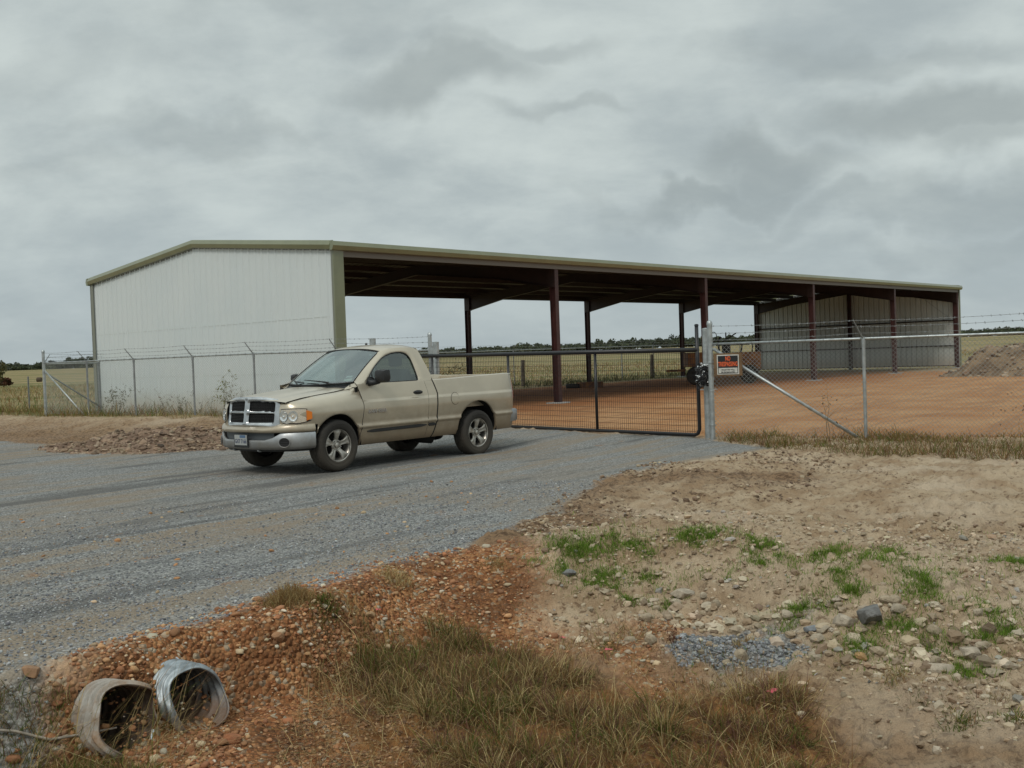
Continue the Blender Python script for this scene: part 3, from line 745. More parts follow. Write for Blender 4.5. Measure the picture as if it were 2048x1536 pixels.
def sq_post(px, pyt, pyb, Y, w, label, name='gate_post'):
    t = atY(px, pyt, Y); b = atY(px, pyb, Y)
    o = empty(name, (t[0], t[1], 0), math.atan2(GATE_DIR[1], GATE_DIR[0]) + .1, label, 'post')
    mb = MB().tube([(0, 0, -.3), (0, 0, t[2])], w * 0.62, 18).lathe([(w * .66, t[2] - .02), (w * .66, t[2] + .0), (0, t[2] + .012)], 18, 'z')
    mb.build('post_shaft', M['galv'], o, auto=40); return o
sq_post(1411, 657, 876, 19.15, .105, 'thick galvanised gate post between the black gate end and the sign')
MB().v
def roller(o, z, m=M['galv']):
    MB().lathe([(.0, -.03), (.10, -.03), (.10, .03), (.0, .03)], 16, 'y', (.11, 0, z)).box((.0, -.05, z - .02), (.12, .05, z + .02)).build('gate_roller', m, o)
gp1 = sq_post(745, 677, 850, 25.4, .12, 'galvanised gate post showing above the cab roof'); roller(gp1, 1.78)
gp2 = sq_post(871, 684, 850, 24.4, .12, 'galvanised gate post with round rollers, just behind the cab'); roller(gp2, 1.80)
# chain wound round gate end and post
def build_chain():
    c = atY(1404, 748, 19.05)
    root = empty('gate_chain', (c[0], c[1], c[2]), -.1, 'bundle of shiny and black chain locking the gate to its post', 'chain')
    rs = np.random.default_rng(3)
    def link(mb, p, d, up, L=.034, r=.006):
        d = d / np.linalg.norm(d); up = up - d * np.dot(up, d); up /= np.linalg.norm(up)
        P = []
        for a in np.linspace(0, 2 * pi, 13): P.append(p + d * cos(a) * L + up * sin(a) * L * .55)
        mb.tube(P, r, 5, cap=False)
    for nm, m, nl, r in (('steel_chain', M['chrome_l'], 60, .0085), ('black_chain', M['black_paint'], 90, .009), ('black_chain', M['black_paint'], 60, .010)):
        mb = MB(); p = np.array([-.05, -.06, .16]) + rs.normal(size=3) * .02; v = np.array([.3, 0, -1.0])
        for i in range(nl):
            tgt = np.array([.10 * sin(i * .5) + .03 - .0, -.08 + .05 * cos(i * .5), .14 - .34 * i / nl])
            v = v * .5 + (tgt - p) * 6 + rs.normal(size=3) * .35; v /= np.linalg.norm(v); 
            link(mb, p, v, np.array([0, 0, 1.]) if i % 2 else np.array([1., 1, 0]), r=r); p = p + v * .05
        mb.build(nm, m, root, smooth=True)
    MB().box((-.05, -.13, -.10), (.03, -.09, -.02)).build('padlock', M['black_paint'], root, bevel=.008)
M['chrome_l'] = mat('bright_steel', (.75, .76, .76), .25, .9)
build_chain()

# NO TRESPASSING sign on its backing board
def text(body, size, loc, rot, m, parent, name, sx=1.0, ext=.001, bold=0.0, align='CENTER', spacing=1.0, fit=None):
    cu = bpy.data.curves.new(name, 'FONT'); cu.body = body; cu.size = size; cu.extrude = ext; cu.offset = bold; cu.align_x = align; cu.align_y = 'CENTER'; cu.space_character = spacing
    cu.materials.append(m); o = bpy.data.objects.new(name, cu); COL.objects.link(o); o.parent = parent; o.location = loc; o.rotation_euler = rot; o.scale = (sx, 1, 1)
    bpy.context.view_layer.update(); me = bpy.data.meshes.new_from_object(o.evaluated_get(bpy.context.evaluated_depsgraph_get())); bpy.data.objects.remove(o)
    if fit: xs_ = [v.co.x for v in me.vertices]; sx = fit / (max(xs_) - min(xs_))
    o = bpy.data.objects.new(name, me); COL.objects.link(o); o.parent = parent; o.location = loc; o.rotation_euler = rot; o.scale = (sx, 1, 1); return o
def build_sign():
    p = on_line(R0, R1, 1456); d2 = ray(1456, 729); t = p[1] / d2[1]; zc = CAM_H + d2[2] * t
    root = empty('no_trespassing_sign', (p[0], p[1], zc), math.atan2(Rd[1], Rd[0]), 'small black, orange and white NO TRESPASSING sign wired to the chain-link', 'sign')
    M['sign_black'] = mat('sign_black', (.012, .012, .014), .45); M['sign_white'] = mat('sign_white', (.62, .61, .56), .5, var=.2, vscale=20); M['sign_orange'] = mat('sign_orange', (.75, .12, .03), .5)
    w, h = .19, .172
    MB().box((-w, -.064, -h), (w, -.060, h)).build('sign_plate', M['sign_white'], root, bevel=.001)
    MB().box((-w + .017, -.0665, -h + .017), (w - .017, -.0645, h - .017)).build('black_panel', M['sign_black'], root)
    MB().box((-w + .028, -.0685, -h + .028), (w - .028, -.067, -h + .115)).build('white_panel', M['sign_white'], root)
    R90 = (pi / 2, 0, 0)
    text('NO', .108, (0, -.0675, .102), R90, M['sign_orange'], root, 'lettering', .62, bold=.003, fit=.085)
    text('TRESPASSING', .108, (0, -.0675, .006), R90, M['sign_orange'], root, 'lettering', .405, bold=.0025, fit=.335)
    text('VIOLATORS WILL', .036, (0, -.0695, -.092), R90, M['sign_black'], root, 'lettering', .85, bold=.001, fit=.235)
    text('BE PROSECUTED', .036, (0, -.0695, -.135), R90, M['sign_black'], root, 'lettering', .85, bold=.001, fit=.235)
    M['board'] = mat('plywood_board', (.20, .12, .06), .8, var=.4, vscale=4)
    b = empty('backing_board', (p[0], p[1], zc), math.atan2(Rd[1], Rd[0]), 'brown plywood board behind the NO TRESPASSING sign', 'board')
    MB().box((-.245, -.058, -.20), (.245, -.044, .20)).build('plywood', M['board'], b)
build_sign()

# ------------------------------------------------------------------ pickup truck (local x rearward from the bumper, -y driver side)
T_A = 0.8604; _c, _s = cos(T_A), sin(T_A)
T_O = np.array([-2.645, 15.7386]) - np.array([_c, _s]) * .96 + np.array([-_s, _c]) * .865
M['paint'] = mat('champagne_paint', (.55, .485, .375), .30, .45, coat=.55, dust=((.23, .165, .10), .35, 1.0, .85), var=.12, vscale=1.2)
M['chrome'] = mat('dusty_chrome', (.60, .61, .62), .22, .92, var=.25, vscale=5)
M['bumper'] = mat('bumper_steel', (.46, .48, .50), .34, .75, var=.2, vscale=4, dust=((.22, .19, .15), .30, .75, .7))
M['plastic'] = mat('black_plastic', (.018, .018, .019), .5, var=.2, vscale=8)
M['dark'] = mat('underbody_dark', (.010, .0095, .009), .85)
M['seam'] = mat('panel_gap', (.015, .013, .011), .8)
M['glass'] = glass('windshield_glass', (.52, .64, .62), .22)
M['glass_s'] = glass('side_glass', (.40, .47, .46), .14)
M['lens'] = glass('lamp_lens', (1, 1, 1), .10)
M['tyre'] = mat('tyre_rubber', (.024, .022, .020), .85, dust=((.12, .10, .075), -.4, .5, .45), bump=.3, bscale=60)
M['rim'] = mat('steel_rim', (.52, .49, .44), .38, .75, var=.35, vscale=10)
M['amber'] = mat('amber_lens', (.75, .20, .02), .3); M['red'] = mat('red_lens', (.35, .01, .015), .3)
M['reflector'] = mat('lamp_reflector', (.95, .96, .96), .12, .85)
M['seat'] = mat('grey_seat_cloth', (.17, .165, .155), .9); M['dash'] = mat('dashboard', (.10, .095, .085), .8)
M['plate'] = mat('plate_white', (.36, .37, .36), .5); M['blue'] = mat('plate_blue', (.08, .14, .24), .5)

def build_truck():
    root = empty('pickup_truck', (T_O[0], T_O[1], 0), T_A, 'tan two-door pickup truck parked on the gravel in front of the black gate', 'pickup truck')
    # ---- body side profile: half width as a function of height
    zp = np.array([.34, .38, .44, .54, .592, .606, .622, .640, .652, .672, .76, .88, 1.00, 1.08, 1.14, 1.19, 1.235, 1.262])
    yp = np.array([.900, .935, .958, .972, .976, .994, 1.000, .996, .984, .976, .984, .990, .982, .972, .960, .948, .936, .926])
    def prof(z): return np.interp(z, zp, yp)
    def g_(a, s): return np.exp(-(a / s) ** 2)
    def yside(x, z):
        b = prof(z)
        b = b + .030 * g_(x - .93, .52) * g_(z - .88, .16) + .028 * g_(x - 3.97, .60) * g_(z - .92, .17)
        b = b - .10 * sst(4.55, 5.1, x) ** 2 * .5
        return b
    # plan curve of the nose (x, half-width) then straight stations
    nose = np.array([(.150, .640), (.160, .70), (.185, .76), (.220, .815), (.265, .86), (.32, .90), (.39, .935), (.47, .962), (.56, .980)])
    w1 = ([.34, .36, .58, .95, 1.27], [1.31, 1.31, 1.39, 1.44, 1.36])           # door front seam x(z)
    w2 = ([.34, .36, .60, 1.05, 1.27], [2.89, 2.89, 2.985, 3.02, 2.955])         # cab-bed gap x(z)
    def warp(x, z):
        s1 = np.interp(z, *w1) - 1.38; s2 = np.interp(z, *w2) - 2.97
        return x + np.interp(x, [.85, 1.38, 1.95, 2.4, 2.97, 3.4], [0, 1, 0, 0, 1, 0]) * np.where(x < 2.1, s1, s2)
    zt_f = lambda x: np.interp(x, [.10, .25, .45, .78, 1.05, 1.38, 1.5], [1.035, 1.065, 1.10, 1.135, 1.16, 1.205, 1.24])   # fender top next to the hood
    zrail = lambda x: np.interp(x, [2.97, 3.5, 4.2, 4.8, 4.95], [1.262, 1.272, 1.292, 1.305, 1.295])
    ARCH = [(.935, .405, .452), (3.975, .405, .488)]
    def side_patch(name, xs, zs, sg, fz=None, mat_=None, parent=root, nosex=False, top=None):
        nx, nz = len(xs), len(zs); V = np.zeros((nx, nz, 3))
        for i, x in enumerate(xs):
            for j, z in enumerate(zs):
                if nosex and x < 0:      # negative entries index the nose curve
                    k_ = int(-x) - 1; X, hw = nose[k_]; d = .985 - (prof(z) + (.03 * g_(nose[k_][0] - .93, .52) * g_(z - .88, .16)))
                    # push inwards along the local normal
                    a = nose[max(k_ - 1, 0)]; b = nose[min(k_ + 1, len(nose) - 1)]; t = (b - a) / np.linalg.norm(b - a); n_ = np.array([-t[1], t[0]])
                    V[i, j] = (X - n_[0] * d, sg * (hw - n_[1] * d), z)
                else:
                    V[i, j] = (warp(x, z), sg * yside(x, z), z)
                if fz: V[i, j] = fz(V[i, j], x, z, i, j)
        idx = np.arange(nx * nz).reshape(nx, nz)
        Q = np.stack([idx[:-1, :-1], idx[1:, :-1], idx[1:, 1:], idx[:-1, 1:]], -1).reshape(-1, 4)
        Vf = V.reshape(-1, 3)
        inn = np.zeros(len(Vf), bool)
        for cx, cz, R in ARCH: inn |= np.hypot(Vf[:, 0] - cx, Vf[:, 2] - cz) < R
        q_in = inn[Q].all(1)
        bad = inn.copy(); used = np.zeros(len(Vf), bool); used[Q[~q_in].ravel()] = True
        for v in np.where(inn & used)[0]:
            for cx, cz, R in ARCH:
                dx, dz = Vf[v, 0] - cx, Vf[v, 2] - cz; r = math.hypot(dx, dz)
                if r < R: Vf[v, 0] = cx + dx / r * R; Vf[v, 2] = cz + dz / r * R
        Q = Q[~q_in]
        if sg < 0: pass
        else: Q = Q[:, ::-1]
        return mk(name, Vf, Q, mat_ or M['paint'], parent, smooth=True)
    zs_low = np.concatenate([np.arange(.35, .58, .025), [.592, .606, .622, .640, .652, .672], np.arange(.70, 1.0, .025)])
    for sg in (-1, 1):
        # fender: nose stations + straight stations, closed by a rounded top towards the hood
        xs = [-(i + 1) for i in range(len(nose))] + list(np.arange(.60, 1.385, .026)) ; xs[-1] = 1.38
        zs_f = list(zs_low[zs_low < .955]) + [.955, 1.00, 1.04, 1.07, 1.09, 1.10, 1.11]
        k0 = len(zs_f) - 7
        def ftop(P, x, z, i, j):
            if j > k0:
                t = (j - k0) / 6.0; zt = zt_f(P[0]); 
                X0 = P[0]; hw0 = abs(side0[i][1]); yin = .755 if x > 0 else min(.755, hw0 - .02 - .0)
                a = t * pi / 2
                yy = hw0 - (hw0 - yin) * (1 - cos(a)) ** .9; zz = .955 + (zt - .955) * sin(a) ** 1.0
                X = side0[i][0] + (0.05 * t * (1 if x < 0 else 0))
                return (X, sg * yy, zz)
            if j == k0: side0[i] = tuple(P)
            return P
        side0 = {}
        # bottom of the fender in front of the wheel stops above the bumper fascia
        o = side_patch('fender', xs, zs_f, sg, ftop, nosex=True)
        me = o.data; import bmesh
        bm = bmesh.new(); bm.from_mesh(me)
        dl = [f for f in bm.faces if f.calc_center_median().x < .52 and f.calc_center_median().z < .735]
        bmesh.ops.delete(bm, geom=dl, context='FACES'); bm.to_mesh(me); bm.free()
        # door
        xs = np.arange(1.38, 2.791, .03); xs[-1] = 2.79
        zs_d = np.concatenate([zs_low, [1.0, 1.04, 1.08, 1.11, 1.14, 1.17, 1.20, 1.235, 1.262]])
        door = side_patch('door', xs, zs_d, sg); door_x = 2.79
        side_patch('cab_corner', np.array([2.79, 2.82, 2.85, 2.88, 2.91, 2.94, 2.97]), zs_d, sg)
        # bed side
        xs = np.concatenate([np.arange(2.99, 4.93, .03), [4.95]])
        def btop(P, x, z, i, j):
            if z > 1.1: P = (P[0], P[1], 1.1 + (z - 1.1) * (zrail(P[0]) - 1.1) / (1.262 - 1.1))
            if P[0] > 4.88: P = (P[0] - .015, P[1] * .985, P[2])
            return P
        bed = side_patch('bed_side', xs, zs_d, sg, btop)
        # rail cap and inner wall of the bed
        n = len(xs); xa = [warp(x, 1.262) for x in xs]
        V = []
        for x in xa:
            yo = yside(x, 1.262); V += [(x, sg * yo, zrail(x)), (x, sg * (yo - .02), zrail(x) + .012), (x, sg * (yo - .09), zrail(x) + .012), (x, sg * (yo - .10), zrail(x)), (x, sg * (yo - .10), .80)]
        mb = MB().add(V, [(5 * i + a, 5 * i + a + 1, 5 * i + a + 6, 5 * i + a + 5) for i in range(n - 1) for a in range(4)])
        mb.build('bed_rail', M['paint'], root, auto=50)
        # wheel-well liners and arch lips
        for (cx, cz, R) in ARCH:
            an = np.linspace(-.12, pi + .12, 40); mb = MB(); V = []
            for a in an:
                x, z = cx + R * cos(a), cz + R * sin(a); yo = yside(x, z)
                V += [(x, sg * yo, z), (x - .012 * cos(a), sg * (yo - .004), z - .012 * sin(a)), (x, sg * (yo - .05), z)]
            mb.add(V, [(3 * i + a, 3 * i + a + 1, 3 * i + a + 4, 3 * i + a + 3) for i in range(39) for a in range(2)]); mb.build('wheel_arch_lip', M['paint'], root, smooth=True)
            mb = MB(); V = []
            for a in an: V += [(cx + R * cos(a), sg * (yside(cx, .8) - .05), cz + R * sin(a)), (cx + R * cos(a), sg * .52, cz + R * sin(a))]
            mb.add(V, [(2 * i, 2 * i + 1, 2 * i + 3, 2 * i + 2) for i in range(39)])
            mb.add([(cx, sg * .53, cz)] + [(cx + R * cos(a), sg * .53, cz + R * sin(a)) for a in an], [(0, i, i + 1) for i in range(1, 40)])
            mb.build('wheel_well', M['dark'], root)
        # rocker return
        mb = MB(); xsr = np.linspace(1.36, 3.46, 20); V = []
        for x in xsr: V += [(x, sg * yside(x, .35), .35), (x, sg * .70, .33), (x, sg * .55, .40)]
        mb.add(V, [(3 * i + a, 3 * i + a + 1, 3 * i + a + 4, 3 * i + a + 3) for i in range(19) for a in range(2)]); mb.build('rocker_panel', M['dark'], root)
        mb = MB(); V = []
        for x in np.linspace(4.44, 4.94, 8):
            z0 = np.interp(x, [4.44, 4.94], [.41, .48]); V += [(x, sg * yside(x, z0), z0), (x, sg * .55, z0)]
        # seams: thin dark lines lying in the gaps
        def line(name, pts, r, par=root, m=None):
            return MB().tube([(p[0], sg * p[1], p[2]) for p in pts], r, 6).build(name, m or M['seam'], par, smooth=True)
        zz = np.linspace(.36, 1.262, 26)
        line('panel_gap', [(warp(1.38, z), yside(1.38, z) + .000, z) for z in zz] + [(1.37, .90, 1.268)], .0045)
        line('panel_gap', [(warp(2.97, z) + .010, yside(2.97, z) - .003, z) for z in zz], .0125)
        line('panel_gap', [(warp(2.79, z), yside(2.79, z) - .0015, z) for z in zz], .0028)
        zf = lambda x: zt_f(x)
        line('panel_gap', [(x, .755 + .004, zt_f(x) + .004) for x in np.linspace(.20, 1.30, 20)] + [(1.345, .765, 1.215), (1.365, .78, 1.25), (1.37, .79, 1.275)], .005)
        # fuel door
        if sg < 0:
            c = (3.42, .945); MB().tube([(c[0] + .095 * cos(a), -yside(c[0], c[1] + .1 * sin(a)) - .0005, c[1] + .10 * sin(a)) for a in np.linspace(0, 2 * pi, 30)], .0028, 5, cap=False).build('fuel_door', M['seam'], bed)
            MB().lathe([(.012, -.003), (.012, .003), (0, .003)], 10, 'y', (c[0] + .085, -yside(*c) - .003, c[1])).build('fuel_door_latch', M['chrome'], bed)
        # rub strip: black insert along the lower door in two lengths
        for xa_, xb_ in ((1.50, 2.755), (2.80, 2.955)):
            mb = MB(); V = []
            X = np.linspace(xa_, xb_, 14)
            for i, x in enumerate(X):
                h = .026 * min(1, .35 + i / 2, .35 + (13 - i) / 2)
                zc_ = .548 + (x - 1.5) * .008
                V += [(x, sg * (yside(x, zc_) + .001), zc_ - h), (x, sg * (yside(x, zc_) + .014), zc_ - h * .7), (x, sg * (yside(x, zc_) + .014), zc_ + h * .7), (x, sg * (yside(x, zc_) + .001), zc_ + h)]
            mb.add(V, [(4 * i + a, 4 * i + a + 1, 4 * i + a + 5, 4 * i + a + 4) for i in range(13) for a in range(3)] + [(0, 1, 2, 3), (52, 53, 54, 55)])
            mb.build('rub_strip', M['plastic'], door, auto=40)
        # door handle
        mb = MB(); mb.lathe([(0, .0), (.9, .0), (1, .3), (.8, 1), (0, 1)], 20, 'y')
        V = [(2.60 + v[0] * .105, sg * (.966 + v[1] * .022), 1.085 + v[2] * .034) for v in mb.v]; mb.v = V; mb.build('handle', M['plastic'], door, auto=50)
        MB().tube([(2.535, sg * .995, 1.089), (2.665, sg * .995, 1.089)], .012, 8).build('handle_pull', M['plastic'], door, smooth=True)
        # mirror
        mb = MB(); mb.lathe([(0, -1), (.55, -.96), (.86, -.75), (1, -.3), (1, .35), (.93, .8), (.85, .9), (0, .9)], 24, 'x')
        def sq(v): 
            r = math.hypot(v[1], v[2]); 
            if r < 1e-6: return v
            k_ = r / max(abs(v[1]), abs(v[2])); k_ = 1 + (k_ * 0 + (r / max(abs(v[1]), abs(v[2])) - 1) * .62); return (v[0], v[1] * k_, v[2] * k_)
        mb.v = [(1.72 + sq(v)[0] * .075, sg * ((1.115 if sg < 0 else .985) + sq(v)[1] * (.125 if sg < 0 else .06)), 1.375 + sq(v)[2] * (.098 if sg < 0 else .08) - (0 if sg < 0 else .02)) for v in mb.v]
        mir = mb.build('mirror', M['plastic'], root, auto=40)
        MB().box((1.789, sg * (1.115 if sg < 0 else .985) - (.085 if sg < 0 else .045), 1.30), (1.792, sg * (1.115 if sg < 0 else .985) + (.085 if sg < 0 else .045), 1.42)).build('mirror_glass', M['chrome'], mir)
        if sg < 0: MB().tube([(1.60, sg * .93, 1.275), (1.66, sg * .98, 1.275), (1.72, sg * 1.06, 1.29)], [.05, .04, .03], 8).build('mirror_arm', M['plastic'], mir, smooth=True)
        MB().add([(1.545, sg * .935, 1.262), (1.80, sg * .935, 1.262), (1.80, sg * .93, 1.275), (1.70, sg * .90, 1.36), (1.64, sg * .885, 1.365)], [(0, 1, 2, 3, 4)]).build('mirror_mount', M['plastic'], mir, solid=.02)
    # underbody
    MB().box((.45, -.50, .36), (4.75, .50, .74)).box((1.45, -.86, .40), (3.45, .86, .62)).box((.25, -.80, .40), (.46, .80, .72)).box((1.4, .30, .30), (3.3, .48, .45)).box((1.4, -.48, .30), (3.3, -.30, .45)).build('underbody', M['dark'], root)
    MB().box((1.36, -.90, .62), (1.40, .90, 1.22)).box((2.90, -.90, .62), (2.93, .90, 1.24)).build('firewall', M['dark'], root)
    MB().tube([(2.95, -.35, .36), (3.05, -.5, .31), (3.25, -.55, .28), (3.38, -.5, .33)], [.05, .08, .08, .04], 10).build('muffler', M['dark'], root, smooth=True)
    MB().tube([(3.97, -.75, .335), (3.97, .75, .335)], .055, 10).lathe([(.0, -.16), (.13, -.10), (.15, 0), (.13, .10), (0, .16)], 16, 'y', (3.97, .05, .335)).build('rear_axle', M['dark'], root, smooth=True)
    MB().tube([(.93, -.75, .35), (.93, .75, .35)], .05, 8).build('front_axle', M['dark'], root, smooth=True)
    # ---- hood
    def cow(y): return 1.10 + .24 * (abs(y) / .76) ** 2.2
    def hf(y): return .075 + .10 * (abs(y) / .755) ** 3
    ny, nx = 41, 34; V = np.zeros((nx, ny, 3))
    for j, y in enumerate(np.linspace(-.755, .755, ny)):
        a = abs(y) / .755
        for i in range(nx):
            t = i / (nx - 1); x = hf(y) + (cow(y) - hf(y)) * t
            ze = zt_f(max(x, .10)) + .006
            ctr = np.interp(x, [.07, .12, .25, .5, .9, 1.15, 1.35], [1.085, 1.115, 1.15, 1.185, 1.222, 1.25, 1.275])
            cr = (1 - a ** 2.4)
            z = ze + (ctr - ze) * cr - .010 * g_(a - .62, .10) * sst(0, .3, t)
            V[i, j] = (x, y, z)
    idx = np.arange(nx * ny).reshape(nx, ny)
    hood = mk('hood', V.reshape(-1, 3), np.stack([idx[:-1, :-1], idx[1:, :-1], idx[1:, 1:], idx[:-1, 1:]], -1).reshape(-1, 4), M['paint'], root, smooth=True)
    # cowl panel between hood and windshield
    mb = MB(); Vv = []
    for y in np.linspace(-.74, .74, 25):
        yy = max(-.74, min(.74, y)); Vv += [(cow(yy) - .02, y, np.interp(abs(y), [0, .755, .8], [1.238, 1.205, 1.20])), (cow(yy) + .14, y, 1.262 + .02 * (abs(y) / .8) ** 2)]
    mb.add(Vv, [(2 * i, 2 * i + 1, 2 * i + 3, 2 * i + 2) for i in range(24)]); mb.build('cowl', M['plastic'], root, smooth=True)
    # painted corner between hood, fender and pillar
    for sg in (-1, 1):
        lo_ = [(1.24, .758, zt_f(1.24) - .004), (1.33, .80, 1.20), (1.38, .86, 1.215), (1.40, .925, 1.235)]
        hi_ = [(1.34, .735, 1.225), (1.40, .755, 1.266), (1.44, .80, 1.280), (1.48, .915, 1.268)]
        mb = MB(); V = []
        for a, b in zip(lo_, hi_):
            for t in (0, .5, 1): V.append((a[0] * (1 - t) + b[0] * t, sg * (a[1] * (1 - t) + b[1] * t), a[2] * (1 - t) + b[2] * t + .006 * sin(pi * t)))
        mb.add(V, [(3 * i + j, 3 * i + j + 1, 3 * i + j + 4, 3 * i + j + 3) for i in range(3) for j in range(2)]); mb.build('cowl_corner', M['paint'], root, smooth=True)
        MB().prism([(1.27, 1.10), (1.27, 1.150), (1.38, 1.222), (1.50, 1.258), (1.50, 1.10)], 'y', min(sg * .74, sg * .885), max(sg * .74, sg * .885)).build('fender_corner', M['paint'], root, bevel=.03)
    # ---- windshield
    nu, nv = 21, 12
    def ws(u, v):      # u -1..1, v 0..1
        yb, yt = .765, .640; y = u * (yb + (yt - yb) * v)
        x = (1.17 + .27 * abs(u) ** 2.2) * (1 - v) + (1.98 + .11 * abs(u) ** 2) * v
        z = (1.262 + .030 * u * u) * (1 - v) + (1.800 - .055 * u * u) * v
        z += .035 * 4 * v * (1 - v) * .6
        return (x, y, z)
    V = [ws(-1 + 2 * i / (nu - 1), j / (nv - 1)) for j in range(nv) for i in range(nu)]
    idx = np.arange(nu * nv).reshape(nv, nu)
    mk('windshield', V, np.stack([idx[:-1, :-1], idx[:-1, 1:], idx[1:, 1:], idx[1:, :-1]], -1).reshape(-1, 4), M['glass'], root, smooth=True)
    edge = [ws(-1, v) for v in np.linspace(0, 1, 10)] + [ws(u, 1) for u in np.linspace(-.9, 1, 20)] + [ws(1, v) for v in np.linspace(.9, 0, 10)]
    MB().tube(edge, .010, 6).build('windshield_seal', M['plastic'], root, smooth=True)
    bot = [ws(u, .0) for u in np.linspace(-1, 1, 21)]
    MB().tube(bot, .016, 6).build('windshield_seal', M['plastic'], root, smooth=True)
    # stickers inside the glass, driver side
    def decal(u0, u1, v0, v1, m, nm):
        Vd = [ws(u0, v0), ws(u1, v0), ws(u1, v1), ws(u0, v1)]; Vd = [(a + .008, b, c - .006) for a, b, c in Vd]
        MB().add(Vd, [(0, 1, 2, 3)]).build(nm, m, root)
    decal(-.90, -.78, .16, .21, M['plate'], 'sticker'); decal(-.93, -.79, .07, .13, mat('sticker_grey', (.33, .36, .30), .6), 'sticker'); decal(-.90, -.84, .86, .89, M['plate'], 'sticker')
    # wipers
    for y0, y1 in ((-.50, .12), (.18, .66)):
        P = [ws(y0 / .76, .0), ws((y0 * .65 + y1 * .35) / .76, .05), ws(y1 / .76, .10)]
        P = [(a - .035, b, c + .022) for a, b, c in P]
        w_ = MB().tube([(P[0][0] - .03, P[0][1] - .03, P[0][2] - .02), P[1]], .009, 6).tube([(P[1][0], P[1][1] - .2, P[1][2] - .012), P[1], P[2]], [.007, .012, .006], 6).build('wiper', M['plastic'], root, smooth=True)
    # ---- roof
    def xr(y): return 1.985 + .11 * (abs(y) / .66) ** 2
    V = []; nx2, ny2 = 16, 31
    for i in range(nx2):
        t = i / (nx2 - 1)
        for j in range(ny2):
            u = -1 + 2 * j / (ny2 - 1); y = u * (.650 + .020 * sin(pi * min(1, t * 1.2) * .5))
            x = xr(y) + (2.885 - .02 * u * u - xr(y)) * t
            zc_ = np.interp(x, [1.98, 2.15, 2.4, 2.65, 2.82, 2.89], [1.806, 1.842, 1.868, 1.872, 1.858, 1.83])
            ze = np.interp(x, [1.98, 2.10, 2.3, 2.6, 2.8, 2.9], [1.735, 1.762, 1.796, 1.807, 1.800, 1.778])
            z = ze + (zc_ - ze) * (1 - abs(u) ** 3.0)
            V.append((x, y, z))
    idx = np.arange(nx2 * ny2).reshape(nx2, ny2)
    mk('roof', V, np.stack([idx[:-1, :-1], idx[1:, :-1], idx[1:, 1:], idx[:-1, 1:]], -1).reshape(-1, 4), M['paint'], root, smooth=True)
    Vr = np.array(V).reshape(nx2, ny2, 3)
    # ---- cab sides with window openings
    def ysl(z): return .926 - .43 * (z - 1.262) - .10 * max(0, z - 1.60) ** 1.2
    win = [(1.565, 1.272), (1.70, 1.272), (1.95, 1.272), (2.20, 1.272), (2.45, 1.272), (2.64, 1.274), (2.668, 1.285), (2.670, 1.34), (2.668, 1.44), (2.662, 1.53), (2.652, 1.61), (2.628, 1.672), (2.575, 1.712), (2.50, 1.728), (2.40, 1.728), (2.28, 1.715), (2.17, 1.688), (2.05, 1.645), (1.93, 1.575), (1.82, 1.50), (1.73, 1.425), (1.65, 1.35), (1.59, 1.29)]
    def resample(P, n):
        P = np.array(P, float); D = np.r_[0, np.cumsum(np.linalg.norm(np.diff(np.vstack([P, P[:1]]), axis=0), axis=1))]; t = np.linspace(0, D[-1], n, endpoint=False); PP = np.vstack([P, P[:1]])
        return np.stack([np.interp(t, D, PP[:, k_]) for k_ in range(P.shape[1])], -1)
    N = 72; wn = resample(win, N)
    for sg in (-1, 1):
        outer = []
        for z_ in [0]: pass
        # outer loop in 3-D: belt line, rear edge, roof edge, windshield edge
        belt = [(x, .926, 1.262) for x in np.linspace(1.37, 2.95, 14)]
        rear = [(2.985 - .10 * t ** 1.3, .926 - (.926 - .670) * t ** 1.15, 1.262 + (1.785 - 1.262) * t) for t in np.linspace(.08, .93, 9)]
        j_ = ny2 - 1; roofe = [tuple(Vr[i, j_]) for i in range(nx2 - 1, -1, -1)]
        wsh = [ws(1, v) for v in np.linspace(.93, .0, 12)]
        outer = np.array(belt + rear + roofe + wsh)
        on = resample(outer, 160)
        cx, cz = 2.22, 1.47
        # match each window point to the outer point of equal angle
        ao = np.arctan2(on[:, 2] - cz, on[:, 0] - cx); V3 = []
        for k_ in range(N):
            a = math.atan2(wn[k_, 1] - cz, wn[k_, 0] - cx); d = np.abs((ao - a + pi) % (2 * pi) - pi); o_ = on[int(np.argmin(d))]
            w_ = np.array([wn[k_, 0], ysl(wn[k_, 1]), wn[k_, 1]]); m1 = o_ * .45 + w_ * .55; m1[1] = max(m1[1], ysl(m1[2]) - .004)
            m2 = o_ * .82 + w_ * .18; m2[1] = max(m2[1], min(ysl(m2[2]) - .012, m2[1] + .02))
            w2_ = w_ - (0, .018, 0)
            V3.append([w2_, w_, m1, m2, o_])
        V3 = np.array(V3); V3[:, :, 1] *= sg
        idx = np.arange(N * 5).reshape(N, 5); nx_ = np.roll(idx, -1, axis=0)
        mk('window_frame', V3.reshape(-1, 3), np.concatenate([np.stack([idx[:, a], nx_[:, a], nx_[:, a + 1], idx[:, a + 1]], -1) for a in range(4)]), M['paint'], root, smooth=True)
        MB().add([(p[0], sg * (ysl(p[1]) - .014), p[1]) for p in wn], [tuple(range(N))]).build('side_window', M['glass_s'], root)
        MB().tube([(p[0], sg * (ysl(p[1]) - .004), p[1]) for p in wn] + [(wn[0][0], sg * (ysl(wn[0][1]) - .004), wn[0][1])], .009, 6, cap=False).build('window_seal', M['plastic'], root, smooth=True)
        # corner trim ahead of the glass, vertical division
        MB().tube([(1.74, sg * (ysl(1.43) - .010), 1.425), (1.74, sg * (ysl(1.275) - .010), 1.275)], .006, 6).build('window_divider', M['plastic'], root)
    # cab back with a rear window
    o = MB()
